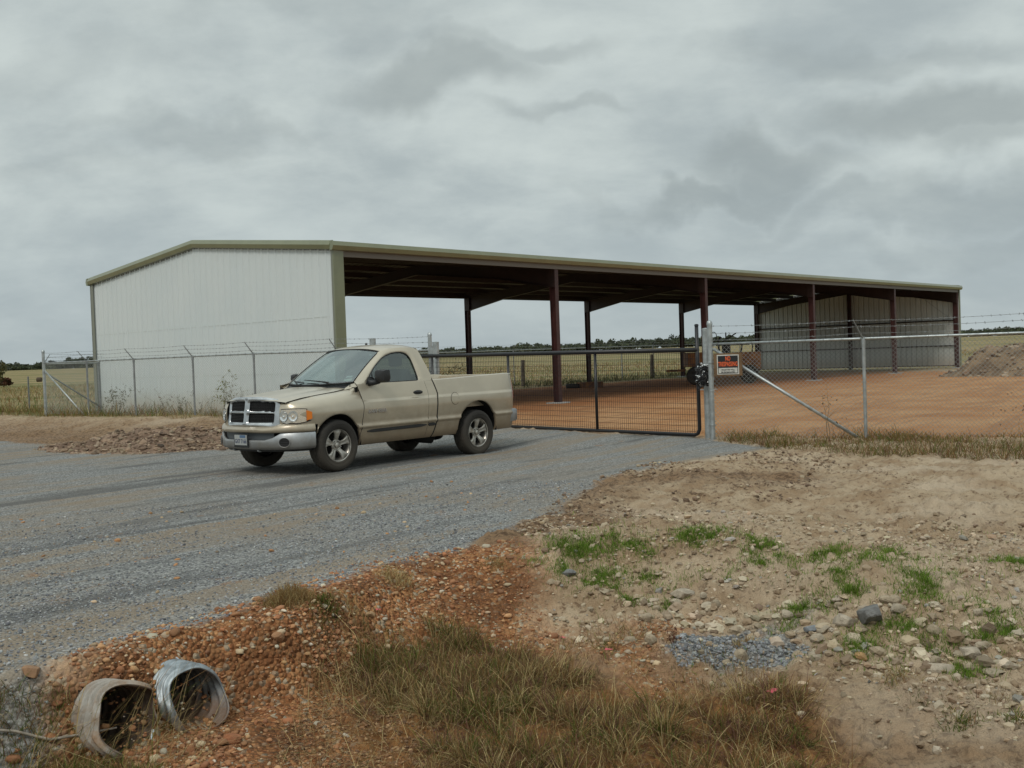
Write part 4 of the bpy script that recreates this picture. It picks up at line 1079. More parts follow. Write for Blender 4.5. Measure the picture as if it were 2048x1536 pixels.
    def bk(y, z): 
        t = (z - 1.262) / (1.785 - 1.262); w_ = .926 - .256 * max(0, t) ** 1.15; return (2.985 - .10 * max(0, t) ** 1.3 + .03 * (1 - (abs(y) / w_) ** 4) * 0, y * w_, z)
    zz_ = [1.10, 1.262, 1.33, 1.66, 1.785]; uu = [-1, -.72, .72, 1]
    V = [bk(u, z) for z in zz_ for u in uu]; Fq = []
    for i in range(4):
        for j in range(3):
            if i == 2 and j == 1: continue
            Fq.append((i * 4 + j, i * 4 + j + 1, (i + 1) * 4 + j + 1, (i + 1) * 4 + j))
    o.add(V, Fq); top = [tuple(p) for p in Vr[-1]]; b0_ = len(o.v); o.v += top + [bk(-1, 1.785), bk(1, 1.785)]
    o.f += [tuple([b0_ + len(top)] + [b0_ + i for i in range(len(top))] + [b0_ + len(top) + 1])]
    o.build('cab_back', M['paint'], root, solid=.01)
    MB().add([bk(-.72, 1.33), bk(.72, 1.33), bk(.72, 1.66), bk(-.72, 1.66)], [(0, 1, 2, 3)]).build('rear_window', M['glass_s'], root)
    # ---- interior
    MB().box((1.32, -.80, 1.0), (1.72, .80, 1.235)).build('dashboard', M['dash'], root, bevel=.05)
    for y in (-.42, .42):
        s_ = MB().box((2.05, y - .30, .72), (2.62, y + .30, .92)).box((2.55, y - .29, .90), (2.72, y + .29, 1.46)).build('seat', M['seat'], root, bevel=.05)
        MB().box((2.60, y - .13, 1.50), (2.70, y + .13, 1.66)).build('headrest', M['seat'], s_, bevel=.04)
    MB().tube([(1.80 + .05 * cos(a) * 1.6, -.42 + .18 * sin(a), 1.22 + .17 * cos(a)) for a in np.linspace(0, 2 * pi, 25)], .014, 6, cap=False).box((1.78, -.47, 1.16), (1.82, -.37, 1.27)).build('steering_wheel', M['plastic'], root)
    MB().box((1.99, -.09, 1.66), (2.02, .09, 1.72)).build('inner_mirror', M['plastic'], root, bevel=.01)
    # ---- bed floor, headboard, tailgate, tail lamps, rear bumper
    MB().box((3.02, -.84, .78), (4.92, .84, .80)).box((2.995, -.90, .55), (3.01, .90, 1.255)).build('bed_floor', M['paint'], root)
    MB().box((4.905, -.86, .70), (4.935, .86, 1.30)).build('tailgate', M['paint'], root, bevel=.01)
    for sg in (-1, 1):
        mb = MB(); V = []
        for z in np.linspace(.88, 1.23, 8): V += [(4.915, sg * (yside(4.95, z) + .002 - .016), z), (4.955, sg * (yside(4.95, z) - .02), z), (4.958, sg * (yside(4.95, z) - .13), z)]
        mb.add(V, [(3 * i + a, 3 * i + a + 1, 3 * i + a + 4, 3 * i + a + 3) for i in range(7) for a in range(2)]); mb.build('tail_lamp', M['red'], root, smooth=True)
    mb = MB(); V = []
    pl = [(4.84, .955), (4.93, .965), (5.02, .955), (5.065, .90), (5.09, .6), (5.10, 0)]
    for x, y in pl + [(x, -y) for x, y in pl[-2::-1]]: V += [(x - .03, y * .99, .47), (x, y, .50), (x, y, .665), (x - .03, y * .99, .685), (x - .12, y * .9, .685)]
    mb.add(V, [(5 * i + a, 5 * i + a + 1, 5 * i + a + 6, 5 * i + a + 5) for i in range(len(pl) * 2 - 2) for a in range(4)]); mb.build('rear_bumper', M['bumper'], root, auto=45)
    # ---- front: grille
    def gx(y, z): return .045 + .15 * (abs(y) / .64) ** 2.4 + (z - .90) * .16
    def rrect(y, z, y0, y1, z0, z1, r):
        cy, cz_ = (y0 + y1) / 2, (z0 + z1) / 2; qy = np.abs(y - cy) - (y1 - y0) / 2 + r; qz = np.abs(z - cz_) - (z1 - z0) / 2 + r
        return np.hypot(np.maximum(qy, 0), np.maximum(qz, 0)) + np.minimum(np.maximum(qy, qz), 0) - r
    st = .0085
    ys = np.arange(-.66, .661, st); zs = np.arange(.70, 1.15, st); YY, ZZ = np.meshgrid(ys, zs, indexing='ij')
    topz = 1.140 - .055 * (np.abs(YY) / .64) ** 3
    hw = .655 - .03 * (ZZ < 0)
    outd = rrect(YY, ZZ + (1.140 - topz), -.652, .652, .715, 1.140, .085)
    hole = np.full(YY.shape, 9.0)
    for sg in (-1, 1):
        a, b = (.052, .548) if sg > 0 else (-.548, -.052)
        hole = np.minimum(hole, rrect(YY, ZZ + (1.140 - topz) * .7, a, b, .938, 1.078, .03)); hole = np.minimum(hole, rrect(YY, ZZ, a, b, .760, .898, .03))
    dist = np.minimum(-outd, hole)             # distance inside the chrome
    keep = dist > -st
    lift = .030 * np.sqrt(np.clip(dist / .03, 0, 1))
    V = np.stack([gx(YY, ZZ) - lift, YY * .972, ZZ], -1).reshape(-1, 3)
    idx = np.arange(YY.size).reshape(YY.shape); Q = np.stack([idx[:-1, :-1], idx[1:, :-1], idx[1:, 1:], idx[:-1, 1:]], -1).reshape(-1, 4); Q = Q[keep.ravel()[Q].all(1)]
    us = np.unique(Q); re_ = np.full(len(V), -1); re_[us] = np.arange(len(us))
    gr = mk('grille', V[us], re_[Q], M['chrome'], root, smooth=True)
    keep2 = (outd < -.02); Q = np.stack([idx[:-1, :-1], idx[1:, :-1], idx[1:, 1:], idx[:-1, 1:]], -1).reshape(-1, 4); Q = Q[keep2.ravel()[Q].all(1)]
    V = np.stack([gx(YY, ZZ) + .03, YY, ZZ], -1).reshape(-1, 3); us = np.unique(Q); re_ = np.full(len(V), -1); re_[us] = np.arange(len(us))
    mk('grille_backing', V[us], re_[Q], M['dark'], gr)
    A, B = [], []
    for z in np.arange(.765, 1.08, .022):
        for a, b in ((-.57, -.05), (.05, .57)):
            yy = np.linspace(a, b, 10); 
            for p, q in zip(yy[:-1], yy[1:]): A.append((gx(p, z) + .012, p, z)); B.append((gx(q, z) + .012, q, z))
    for y in np.arange(-.56, .57, .03):
        if abs(y) > .05: A.append((gx(y, .765) + .014, y, .765)); B.append((gx(y, 1.07) + .014, y, 1.07))
    V, Fc = prisms(A, B, .0035); mk('grille_mesh', V, Fc, M['plastic'], gr)
    MB().prism([(-.022, 1.124), (.022, 1.124), (.026, 1.108), (.012, 1.088), (0, 1.080), (-.012, 1.088), (-.026, 1.108)], 'x', gx(0, 1.1) - .036, gx(0, 1.1) - .028).build('badge', M['galv_dull'], gr)
    # dark gap behind / round the grille
    MB().box((.19, -.70, .68), (.24, .70, 1.06)).build('radiator_support', M['dark'], root)
    # ---- headlights
    for sg in (-1, 1):
        st_ = [(.163, .662)] + [tuple(p) for p in nose[1:8]]
        def lz(i, n): t = i / (n - 1); return .935 + .012 * t
        n = len(st_)
        def strip(i0, i1, off, zlo, zhi, m, nm, par, nz=8):
            V = []; 
            for i in range(i0, i1):
                a = np.array(st_[max(i - 1, 0)]); b = np.array(st_[min(i + 1, n - 1)]); t = (b - a) / np.linalg.norm(b - a); nn = np.array([-t[1], t[0]]); p = np.array(st_[i]) + nn * off
                for j in range(nz):
                    z = zlo(i) + (zhi(i) - zlo(i)) * j / (nz - 1); V.append((p[0], sg * p[1], z))
            k_ = i1 - i0
            return MB().add(V, [(i * nz + j, (i + 1) * nz + j, (i + 1) * nz + j + 1, i * nz + j + 1) for i in range(k_ - 1) for j in range(nz - 1)]).build(nm, m, par, smooth=True)
        lo = lambda i: [.800, .768, .752, .768, .756, .762, .775, .80][min(i, 7)]; hi = lambda i: [.950, .954, .956, .957, .957, .955, .950, .92][min(i, 7)]
        hl = strip(0, 8, .010, lambda i: lo(i) - .012, lambda i: hi(i) + .010, M['seam'], 'headlight', root)
        strip(0, 7, .012, lo, hi, M['reflector'], 'lamp_reflector', hl); strip(6, 8, .024, lambda i: lo(i) + .012, lambda i: hi(i) - .012, M['amber'], 'turn_signal', hl)
        for q, (k_, rr) in enumerate(((1.3, .072), (3.4, .074))):
            i = int(k_); f = k_ - i; p = np.array(st_[i]) * (1 - f) + np.array(st_[i + 1]) * f; a = np.array(st_[i]); b = np.array(st_[i + 1]); t = (b - a) / np.linalg.norm(b - a); nn = np.array([-t[1], t[0]])
            mb = MB(); prf = [(rr, .004), (rr * .96, .012), (rr * .9, .010), (rr * .6, .002), (rr * .3, -.001), (.014, .0), (.014, .018), (0, .022)]
            for (r, h_) in prf:
                for g in range(24):
                    an = 2 * pi * g / 24; q3 = p + nn * (.010 + h_) + t * r * cos(an) * .9
                    mb.v.append((q3[0], sg * q3[1], .855 + r * sin(an)))
            mb.f = [(a_ * 24 + g, a_ * 24 + (g + 1) % 24, (a_ + 1) * 24 + (g + 1) % 24, (a_ + 1) * 24 + g) for a_ in range(len(prf) - 1) for g in range(24)]
            mb.build('lamp_bowl', M['reflector'], hl, smooth=True)
            mb = MB(); 
            mb.tube([(*( (p + nn * .020 + t * rr * cos(an) * .9) * np.array([1, sg])), .855 + rr * sin(an)) for an in np.linspace(0, 2 * pi, 25)], .0035, 5, cap=False); mb.build('lamp_ring', M['galv_dull'], hl)
        strip(0, 7, .034, lambda i: lo(i) + .002, lambda i: hi(i) - .002, M['lens'], 'lamp_cover', hl)
    # ---- bumper: painted fascia above, bright steel below
    bc = [(-.060, 0), (-.056, .15), (-.040, .32), (-.012, .47), (.035, .60), (.095, .71), (.160, .80), (.235, .875), (.32, .935), (.41, .975), (.50, .998)]
    full = [(x, -y) for x, y in bc[:0:-1]] + bc
    def bump(name, rows, m, par=root, yr=None, auto=35):
        V = []; F_ = full if yr is None else [p for p in full if yr[0] <= p[1] <= yr[1]]
        for i, (x, y) in enumerate(F_):
            j = full.index((x, y)); a = np.array(full[max(j - 1, 0)]); b = np.array(full[min(j + 1, len(full) - 1)]); t = (b - a) / np.linalg.norm(b - a); nn = np.array([-t[1], t[0]])
            for off, z in rows:
                if callable(z): z = z(y)
                p = np.array((x, y)) + nn * off; V.append((p[0], p[1], z))
        r = len(rows); return MB().add(V, [(r * i + a, r * i + a + 1, r * (i + 1) + a + 1, r * (i + 1) + a) for i in range(len(F_) - 1) for a in range(r - 1)]).build(name, m, par, smooth=False, auto=auto)
    rise = lambda base, amt: (lambda y: base + amt * sst(.52, .72, abs(y)))
    rise2 = lambda y: .712 + .040 * sst(.55, .70, abs(y))
    bump('bumper_fascia', [(-.16, rise2), (-.06, rise2), (-.03, lambda y: rise2(y) - .008), (-.004, lambda y: rise2(y) - .035), (.006, .672), (.006, .650), (-.004, .632), (-.03, .622)], M['paint'], auto=60)
    bump('bumper_step', [(-.15, lambda y: rise2(y) + .004), (-.10, lambda y: rise2(y) + .004)], M['plastic'])
    # steel bumper with plate recess in the middle
    ch = bump('front_bumper', [(-.03, rise(.520, .098)), (-.010, rise(.523, .097)), (.002, rise(.513, .095)), (.004, .49), (.002, .43), (-.015, .395), (-.06, .380)], M['bumper'], auto=50)
    bump('bumper_recess', [(-.055, .625), (-.055, .515), (-.028, .5155)], mat('recess_grey', (.07, .078, .085), .5), ch, yr=(-.63, .63))
    bump('lower_valance', [(-.07, .381), (-.09, .35), (-.16, .345)], M['plastic'])
    # fog vents
    for sg in (-1, 1):
        cy, cz_ = sg * .755, .487; j = [p for p in bc]; xx = np.interp(abs(cy), [p[1] for p in bc], [p[0] for p in bc]); t = np.array([.05, .10 * sg]); t = np.array([.62, .78 * sg]); t /= np.linalg.norm(t)
        nn = np.array([-t[1] * sg, t[0] * sg]); nn = np.array([-.78, .62 * sg])
        mb = MB(); n = 28
        for r, off in ((.080, .012), (.073, .020), (.066, .010), (0, .008)):
            for g in range(n):
                an = 2 * pi * g / n; p = np.array([xx, cy]) + nn * (off + .002) + t * r * 1.12 * cos(an); mb.v.append((p[0], p[1], cz_ + r * .95 * sin(an)))
        mb.f = [(a_ * n + g, a_ * n + (g + 1) % n, (a_ + 1) * n + (g + 1) % n, (a_ + 1) * n + g) for a_ in range(1) for g in range(n)]
        fr = MB(); fr.v = list(mb.v); fr.f = [(a_ * n + g, a_ * n + (g + 1) % n, (a_ + 1) * n + (g + 1) % n, (a_ + 1) * n + g) for a_ in range(2) for g in range(n)]; vt = fr.build('fog_vent', M['bumper'], root, smooth=True)
        bkp = MB(); bkp.v = list(mb.v); bkp.f = [(2 * n + g, 2 * n + (g + 1) % n, 3 * n + (g + 1) % n, 3 * n + g) for g in range(n)]; bkp.build('vent_opening', M['dark'], vt)
        for q in range(-2, 3):
            z = cz_ + q * .024; w_ = .066 * math.sqrt(max(.05, 1 - (q * .024 / .066) ** 2)) * 1.0
            a = np.array([xx, cy]) + nn * .016 - t * w_; b = np.array([xx, cy]) + nn * .016 + t * w_
            MB().tube([(a[0], a[1], z), (b[0], b[1], z)], .0035, 5).build('vent_slat', M['plastic'], vt)
    # licence plate
    px_ = -.070
    pf = MB().box((px_ - .008, -.172, .415), (px_ + .004, .172, .605)).build('plate_frame', M['plastic'], root, bevel=.004)
    MB().box((px_ - .0115, -.150, .448), (px_ - .0095, .150, .597)).build('licence_plate', M['plate'], pf)
    MB().box((px_ - .0135, -.12, .555), (px_ - .0125, .02, .594)).build('plate_band', M['blue'], pf)
    text('GX7 7166', .085, (px_ - .013, 0, .502), (pi / 2, 0, -pi / 2), mat('plate_ink', (.05, .06, .12), .5), pf, 'plate_number', .78, bold=.001)
    for y in (-.3, .3): MB().tube([(-.01, y, .37), (.03, y, .355), (.10, y, .36)], .012, 6).build('tow_hook', M['galv_dull'], root, smooth=True)
    # emblem on the door
    for sg in (-1, 1):
        text('RAM 1500', .068, (1.70, sg * 1.0, .845), (pi / 2, 0, 0 if sg < 0 else pi), M['chrome'], root, 'door_lettering', 1.22, ext=.004, bold=.005)
    # ---- wheels
    def tyre_mesh():
        prf = [(.225, -.095), (.245, -.118), (.290, -.135), (.335, -.134), (.362, -.122), (.376, -.104), (.381, -.085), (.384, -.052), (.376, -.048), (.376, -.040), (.385, -.036), (.386, -.004), (.377, 0), (.386, .004), (.385, .036), (.376, .040), (.376, .048), (.384, .052), (.381, .085), (.376, .104), (.362, .122), (.335, .134), (.290, .135), (.245, .118), (.225, .095)]
        return prf
    def wheel(x, y, z, side):
        out = -1 if side < 0 else 1
        w = empty('wheel', (x, y, z)); w.parent = root
        def md(r, h, i): return r - (.009 if (r > .37 and (i + (int(abs(h) * 40) % 2)) % 3 == 0) else 0)
        ty = MB().lathe(tyre_mesh(), 108, 'y', mod=md).build('tyre', M['tyre'], w, auto=50)
        mb = MB()
        for r, o_ in ((.262, .1285), (.312, .1355)):
            mb.tube([(r * cos(a), out * o_, r * sin(a)) for a in np.linspace(0, 2 * pi, 49)], .0022, 5, cap=False)
        mb.build('sidewall_rib', M['tyre'], w)
        P = lambda r, h: (r, out * h)
        rim = MB().lathe([P(.226, .108), P(.236, .116), P(.240, .112), P(.233, .100), P(.222, .088), P(.212, .06), P(.205, .0), P(.205, -.10)], 60, 'y').build('rim', M['rim'], w, auto=60)
        MB().lathe([P(.205, -.03), P(0.0, -.03)], 40, 'y').build('brake_drum', M['dark'], w)
        # five wide spokes round a recessed hub
        mb = MB()
        for s_ in range(5):
            a0 = 2 * pi * s_ / 5 + pi / 2
            ca, sa = cos(a0), sin(a0)
            rows = [(.055, .036, .052), (.085, .034, .062), (.125, .036, .082), (.165, .046, .094), (.198, .066, .096), (.222, .082, .092)]
            V = []
            for r, hwd, h in rows:
                for u, dh in ((-1, -.022), (-1, 0), (-.72, .009), (-.25, .002), (.25, .002), (.72, .009), (1, 0), (1, -.022)):
                    rr = r + (.004 * abs(u) * 0); yy = u * hwd; V.append((rr * ca - yy * sa, out * (h + dh), rr * sa + yy * ca))
            mb.add(V, [(8 * i + a, 8 * i + a + 1, 8 * i + a + 9, 8 * i + a + 8) for i in range(len(rows) - 1) for a in range(7)])
        mb.build('spokes', M['rim'], w, smooth=False, auto=50)
        MB().lathe([P(.090, .045), P(.088, .060), P(.070, .066), P(.062, .060), P(.040, .062), P(.038, .085), P(.030, .092), P(0, .094)], 36, 'y').build('hub', M['rim'], w, auto=40)
        for s_ in range(5):
            a0 = 2 * pi * (s_ + .5) / 5 + pi / 2
            MB().tube([(.070 * cos(a0), out * .05, .070 * sin(a0)), (.070 * cos(a0), out * .082, .070 * sin(a0))], .012, 6).build('lug_nut', M['chrome'], w)
        return w
    for x, z in ((.935, .384), (3.975, .340)):
        for s_ in (-1, 1): wheel(x, s_ * .862, z, s_)
    # splash of black gear standing in the bed behind the cab
    bx = empty('tool_box', (0, 0, 0)); 
    return root
truck = build_truck()
bx = bpy.data.objects['tool_box']
bx.location = (T_O[0] + _c * 3.16 - _s * .10, T_O[1] + _s * 3.16 + _c * .10, .80); bx.rotation_euler = (0, 0, T_A)
tag(bx, 'black box standing in the truck bed right behind the cab', 'tool box')
MB().box((-.10, -.34, 0), (.10, .34, .52)).build('box_body', M['plastic'], bx, bevel=.012)
MB().box((-.12, -.36, .5205), (.12, .36, .565)).build('box_lid', mat('box_lid_tan', (.13, .115, .09), .6), bx, bevel=.01)

# ------------------------------------------------------------------ culvert pipes
def build_pipe(C, R, ax, label, m, m_in, crumple, seed):
    root = empty('culvert_pipe', tuple(C), 0, label, 'culvert')
    ax = np.array(ax, float); ax /= np.linalg.norm(ax); u = np.cross(ax, (0, 0, 1.)); u /= np.linalg.norm(u); w = np.cross(u, ax)
    rs = np.random.default_rng(seed); ph = rs.uniform(0, 6, 4)
    n, L = 72, 1.7; ss = np.arange(-.02, L, .0085)
    def rad(s, a):
        e = math.exp(-(s + .02) / .22) * crumple
        return R + .012 * sin(2 * pi * s / .067) + e * (.35 * sin(2 * a + ph[0]) + .25 * sin(3 * a + ph[1]) + .12 * sin(7 * a + ph[2])) * R
    def start(a):                      # mouth edge is not cut square
        return (.06 * sin(a) + .02 * sin(3 * a + ph[3])) + crumple * .35 * (sin(5 * a + ph[1]) * .3 + sin(2 * a + ph[2]) * .4)
    V = []
    for off in (.0, -.007):
        for s in ss:
            for i in range(n):
                a = 2 * pi * i / n; s2 = s + start(a) * max(0, 1 - s / .4); r = rad(s, a) + off
                V.append(ax * s2 + r * (cos(a) * u + sin(a) * w))
    m_ = len(ss) * n; idx = np.arange(m_).reshape(len(ss), n); nx = np.roll(idx, -1, axis=1)
    Q = np.stack([idx[:-1], nx[:-1], nx[1:], idx[1:]], -1).reshape(-1, 4)
    mk('pipe_shell', np.array(V)[:m_], Q, m, root, smooth=True)
    lip = np.stack([idx[0], nx[0], nx[0] + m_, idx[0] + m_], -1)
    mk('pipe_lining', np.array(V), [Q + m_, lip], m_in, root, smooth=True)
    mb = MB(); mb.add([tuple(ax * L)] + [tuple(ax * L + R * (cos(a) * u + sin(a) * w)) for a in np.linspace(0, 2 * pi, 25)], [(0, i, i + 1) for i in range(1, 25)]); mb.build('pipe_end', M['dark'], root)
    return root
M['culv'] = mat('culvert_zinc', (.40, .44, .46), .45, .55, var=.45, vscale=11, dust=((.34, .23, .14), -.35, .05, .55))
M['culv_in'] = mat('culvert_inner', (.24, .26, .27), .55, .4, var=.5, vscale=8, dust=((.26, .14, .07), -.25, .05, .9))  # inner zinc and silt toned down to carry the shade in the pipe
M['culv_old_shade'] = mat('culvert_old_inside_shaded', (.16, .12, .09), .9, col2=(.07, .045, .03), vscale=9)  # dark brown stands in for the shade inside the old pipe
M['culv_old'] = mat('culvert_old', (.36, .33, .29), .8, .1, col2=(.27, .17, .10), vscale=5, bump=.6, bscale=25)
for pc in PIPES:
    build_pipe(pc[0], pc[1], pc[2], pc[3], M['culv_old'] if pc[4] else M['culv'], M['culv_old_shade'] if pc[4] else M['culv_in'], (.33 if pc[4] else .05), 5 if pc[4] else 2)

# ------------------------------------------------------------------ stones
def ico(level):
    t = (1 + 5 ** .5) / 2
    v = np.array([(-1, t, 0), (1, t, 0), (-1, -t, 0), (1, -t, 0), (0, -1, t), (0, 1, t), (0, -1, -t), (0, 1, -t), (t, 0, -1), (t, 0, 1), (-t, 0, -1), (-t, 0, 1)], float)
    v /= np.linalg.norm(v[0]); f = [(0, 11, 5), (0, 5, 1), (0, 1, 7), (0, 7, 10), (0, 10, 11), (1, 5, 9), (5, 11, 4), (11, 10, 2), (10, 7, 6), (7, 1, 8), (3, 9, 4), (3, 4, 2), (3, 2, 6), (3, 6, 8), (3, 8, 9), (4, 9, 5), (2, 4, 11), (6, 2, 10), (8, 6, 7), (9, 8, 1)]
    for _ in range(level):
        v = list(map(tuple, v)); c = {}; nf = []
        def mid(a, b):
            k_ = (min(a, b), max(a, b))
            if k_ not in c:
                p = np.array(v[a]) + np.array(v[b]); p /= np.linalg.norm(p); c[k_] = len(v); v.append(tuple(p))
            return c[k_]
        for a, b, d in f:
            x, y, z = mid(a, b), mid(b, d), mid(d, a); nf += [(a, x, z), (b, y, x), (d, z, y), (x, y, z)]
        f = nf; v = np.array(v)
    return np.array(v), np.array(f)
def stones(name, P, size, cols, level, mat_, rough=.22, flat=.65, smooth=False, sink=.25):
    v, f = ico(level); n = len(P); m = len(v)
    jit = 1 + rng.normal(size=(n, m, 1)) * rough * .5
    V = v[None] * jit * (np.array([1, 1, 1]) + rng.uniform(-.3, .3, (n, 1, 3))) * np.array([1, 1, flat])
    a = rng.uniform(0, 2 * pi, n); tl = rng.normal(size=n) * .35
    c, s = np.cos(a)[:, None], np.sin(a)[:, None]; ct, st = np.cos(tl)[:, None], np.sin(tl)[:, None]
    x, y, z = V[..., 0], V[..., 1], V[..., 2]; y, z = y * ct - z * st, y * st + z * ct; x, y = x * c - y * s, x * s + y * c
    V = np.stack([x, y, z], -1) * size[:, None, None] + P[:, None, :]; V[..., 2] += (size * flat * (1 - 2 * sink))[:, None] * .6
    F_ = (f[None] + (np.arange(n) * m)[:, None, None]).reshape(-1, 3)
    return mk(name, V.reshape(-1, 3), F_, mat_, smooth=smooth, attrs={'tint': np.repeat(cols, m, axis=0)})
M['stone'] = mat('stone', (.3, .3, .3), .85, attr='tint', bump=.35, bscale=60)
def scatter(poly, n, dens=None, seed=0):
    """random points in a world polygon, kept with probability dens(x,y)"""
    r = np.random.default_rng(seed); lo, hi = poly.min(0), poly.max(0); p = r.uniform(lo, hi, (n, 2)); k_ = inside(p[:, 0], p[:, 1], poly)
    p = p[k_]
    if dens is not None: p = p[r.uniform(size=len(p)) < dens(p[:, 0], p[:, 1])]
    return np.column_stack([p, H(p[:, 0], p[:, 1])])
def pal(cols, n, w=None, var=.18):
    c = np.array(cols)[rng.choice(len(cols), n, p=w)]; return np.clip(c * (1 + rng.normal(size=(n, 1)) * var) * (1 + rng.normal(size=(n, 3)) * .018), 0, 1)
def tagst(o, kind='stuff'): o['kind'] = kind; return o
# orange pit-run pebbles round the pipes and along the drive edge
LIT0 = GP([(520, 1480), (640, 1400), (760, 1400), (900, 1440), (900, 1700), (480, 1700)], -.44)
def d_org(x, y):
    g, p, o, f = masks(x, y); return np.clip(o * 1.1 - .05, 0, 1) * (0.25 + 0.75 * sst(.42, .6, fbm(x, y, 1.6, 3, 5)))
P = scatter(ORANGE, 42000, lambda x, y: d_org(x, y) * (1 - .85 * (1 - sst(-.1, .3, sdf(x, y, LIT0)))), 1); n = len(P); sz = np.clip(rng.lognormal(-4.95, .52, n), .003, .032)
tagst(stones('orange_pebbles', P, sz, pal([(.37, .175, .08), (.44, .25, .12), (.33, .14, .06), (.46, .35, .22), (.25, .115, .055), (.48, .42, .32)], n, [.26, .2, .2, .12, .16, .06]), 1, M['stone'], rough=.24, smooth=True))
# grey crushed rock, real stones where they are near enough to be seen one by one
GN = GP([(-300, 1500), (0, 1400), (140, 1330), (480, 1228), (740, 1145), (1040, 1080), (1200, 960), (900, 960), (400, 1010), (-400, 1040)])
P = scatter(GN, 120000, lambda x, y: masks(x, y)[0] * np.clip(1.35 - np.hypot(x, y) / 12, .15, 1) * (.35 + .65 * sst(.35, .6, fbm(x, y, .8, 3, 9))), 2); n = len(P)
sz = np.clip(rng.lognormal(-4.98, .32, n), .004, .017)
tagst(stones('crushed_rock', P, sz, pal([(.20, .205, .21), (.29, .295, .295), (.13, .135, .145), (.36, .36, .35), (.26, .20, .14)], n, [.36, .28, .2, .1, .06]), 0, M['stone'], rough=.3, flat=.75))
# scattered orange and tan stones tracked over the drive
P = scatter(GN, 1500, lambda x, y: masks(x, y)[0] * .22 * (fbm(x, y, .7, 3, 33) > .5), 3); n = len(P)
tagst(stones('tracked_stones', P, np.clip(rng.lognormal(-4.3, .4, n), .007, .03), pal([(.42, .22, .10), (.40, .29, .18)], n), 1, M['stone'], smooth=True))
# crumbled clods on the bank to the right and along the drive edge
BANK = GP([(1030, 1090), (1120, 1060), (1300, 1040), (1500, 1050), (1700, 1085), (2150, 1100), (2200, 1360), (1950, 1375), (1650, 1350), (1450, 1290), (1200, 1235), (1080, 1180)], -.15)
PALE = [(.40, .32, .22), (.45, .375, .275), (.36, .27, .18), (.27, .19, .12), (.29, .265, .23)]
P = scatter(BANK, 16000, lambda x, y: .25 + .75 * sst(.45, .62, fbm(x, y, 1.2, 3, 44)), 4); n = len(P)
tagst(stones('bank_rubble', P, np.clip(rng.lognormal(-4.55, .55, n), .004, .034), pal(PALE, n, [.34, .2, .24, .18, .04]), 0, M['stone'], rough=.35))
low = GP3([(1080, 1150), (1250, 1190), (1500, 1215), (1650, 1190), (1850, 1220), (2150, 1230), (2200, 1350), (1950, 1345), (1680, 1335), (1500, 1285), (1250, 1240), (1120, 1200)])
P = scatter(low, 1500, lambda x, y: .3 + .7 * sst(.42, .58, fbm(x, y, 1.5, 3, 46)), 6); n = len(P)
tagst(stones('bank_clods', P, np.clip(rng.lognormal(-3.7, .42, n), .012, .05), pal(PALE, n, [.34, .26, .24, .13, .03]), 1, M['stone'], rough=.38))
EDGE = GP([(1040, 1075), (1110, 1010), (1200, 955), (1320, 920), (1540, 900), (1700, 930), (1600, 1000), (1400, 1010), (1250, 1040), (1120, 1080)])
P = scatter(EDGE, 9000, lambda x, y: sst(.42, .6, fbm(x, y, 1.4, 3, 47)), 7); n = len(P)
tagst(stones('edge_crumbs', P, np.clip(rng.lognormal(-4.4, .5, n), .006, .04), pal([(.20, .135, .085), (.28, .20, .13), (.14, .09, .055), (.36, .28, .19)], n), 0, M['stone'], rough=.3))
FLAT = GP([(1540, 900), (2150, 930), (2200, 1110), (1500, 1060), (1300, 1040)])
P = scatter(FLAT, 12000, lambda x, y: .5 * sst(.5, .66, fbm(x, y, .9, 3, 49)), 8); n = len(P)
tagst(stones('dirt_crumbs', P, np.clip(rng.lognormal(-4.5, .5, n), .006, .035), pal([(.26, .19, .125), (.34, .26, .175), (.20, .14, .09)], n), 0, M['stone'], rough=.3))
PT = GP3([(1330, 1300), (1400, 1270), (1500, 1265), (1620, 1290), (1600, 1325), (1480, 1340), (1360, 1335)])
P = scatter(PT, 3500, None, 9); n = len(P)
tagst(stones('spilled_gravel', P, np.clip(rng.lognormal(-4.7, .35, n), .005, .02), pal([(.20, .205, .21), (.29, .295, .295), (.14, .145, .15)], n), 0, M['stone'], rough=.3))
# single rocks one can pick out
def rock(px, py, s, col, label, cat='rock', flat=.7, rough=.30, group=None, lvl=2, k_=None):
    p = G3(px, py); v, f = ico(lvl); r = np.random.default_rng(int(px * 7 + py))
    q = v * (1 + r.normal(size=(len(v), 1)) * (.05 if lvl < 3 else .028)); 
    for _ in range(7):
        d = r.normal(size=3); d /= np.linalg.norm(d); q = q - np.maximum(0, (q @ d)[:, None] - (.78 - rough * .5)) * d * .9
    q = q * s * (np.array([1.15, 1, 1]) + r.uniform(-.2, .2, 3)) * (1, 1, flat); a = r.uniform(0, 6); c_, s_ = cos(a), sin(a)
    q = q @ np.array([[c_, s_, 0], [-s_, c_, 0], [0, 0, 1]])
    o = mk('rock', q, f, mat('rock_face', col, .9, col2=tuple(v_ * .7 for v_ in col), vscale=14, bump=.7, bscale=50), smooth=False)
    o.location = (p[0], p[1], p[2] + s * flat * .25); tag(o, label, cat, group); return o
rock(1740, 1243, .118, (.19, .185, .175), 'dark grey asphalt chunk sitting among pale clods on the bank', flat=.72, rough=.50, lvl=3)
rock(1138, 1160, .065, (.22, .22, .215), 'bluish grey rock at the left toe of the bank beside bright green sprouts', flat=.5)
rock(1622, 1262, .05, (.23, .24, .25), 'small grey rock above the right end of the spilled grey gravel', flat=.6)
rock(62, 1350, .062, (.34, .19, .10), 'orange-brown rock on the gravel edge above the pale culvert, at the left', flat=.7)
rock(1722, 1318, .042, (.45, .27, .12), 'orange stone in the toe of the bank below the asphalt chunk', flat=.7)
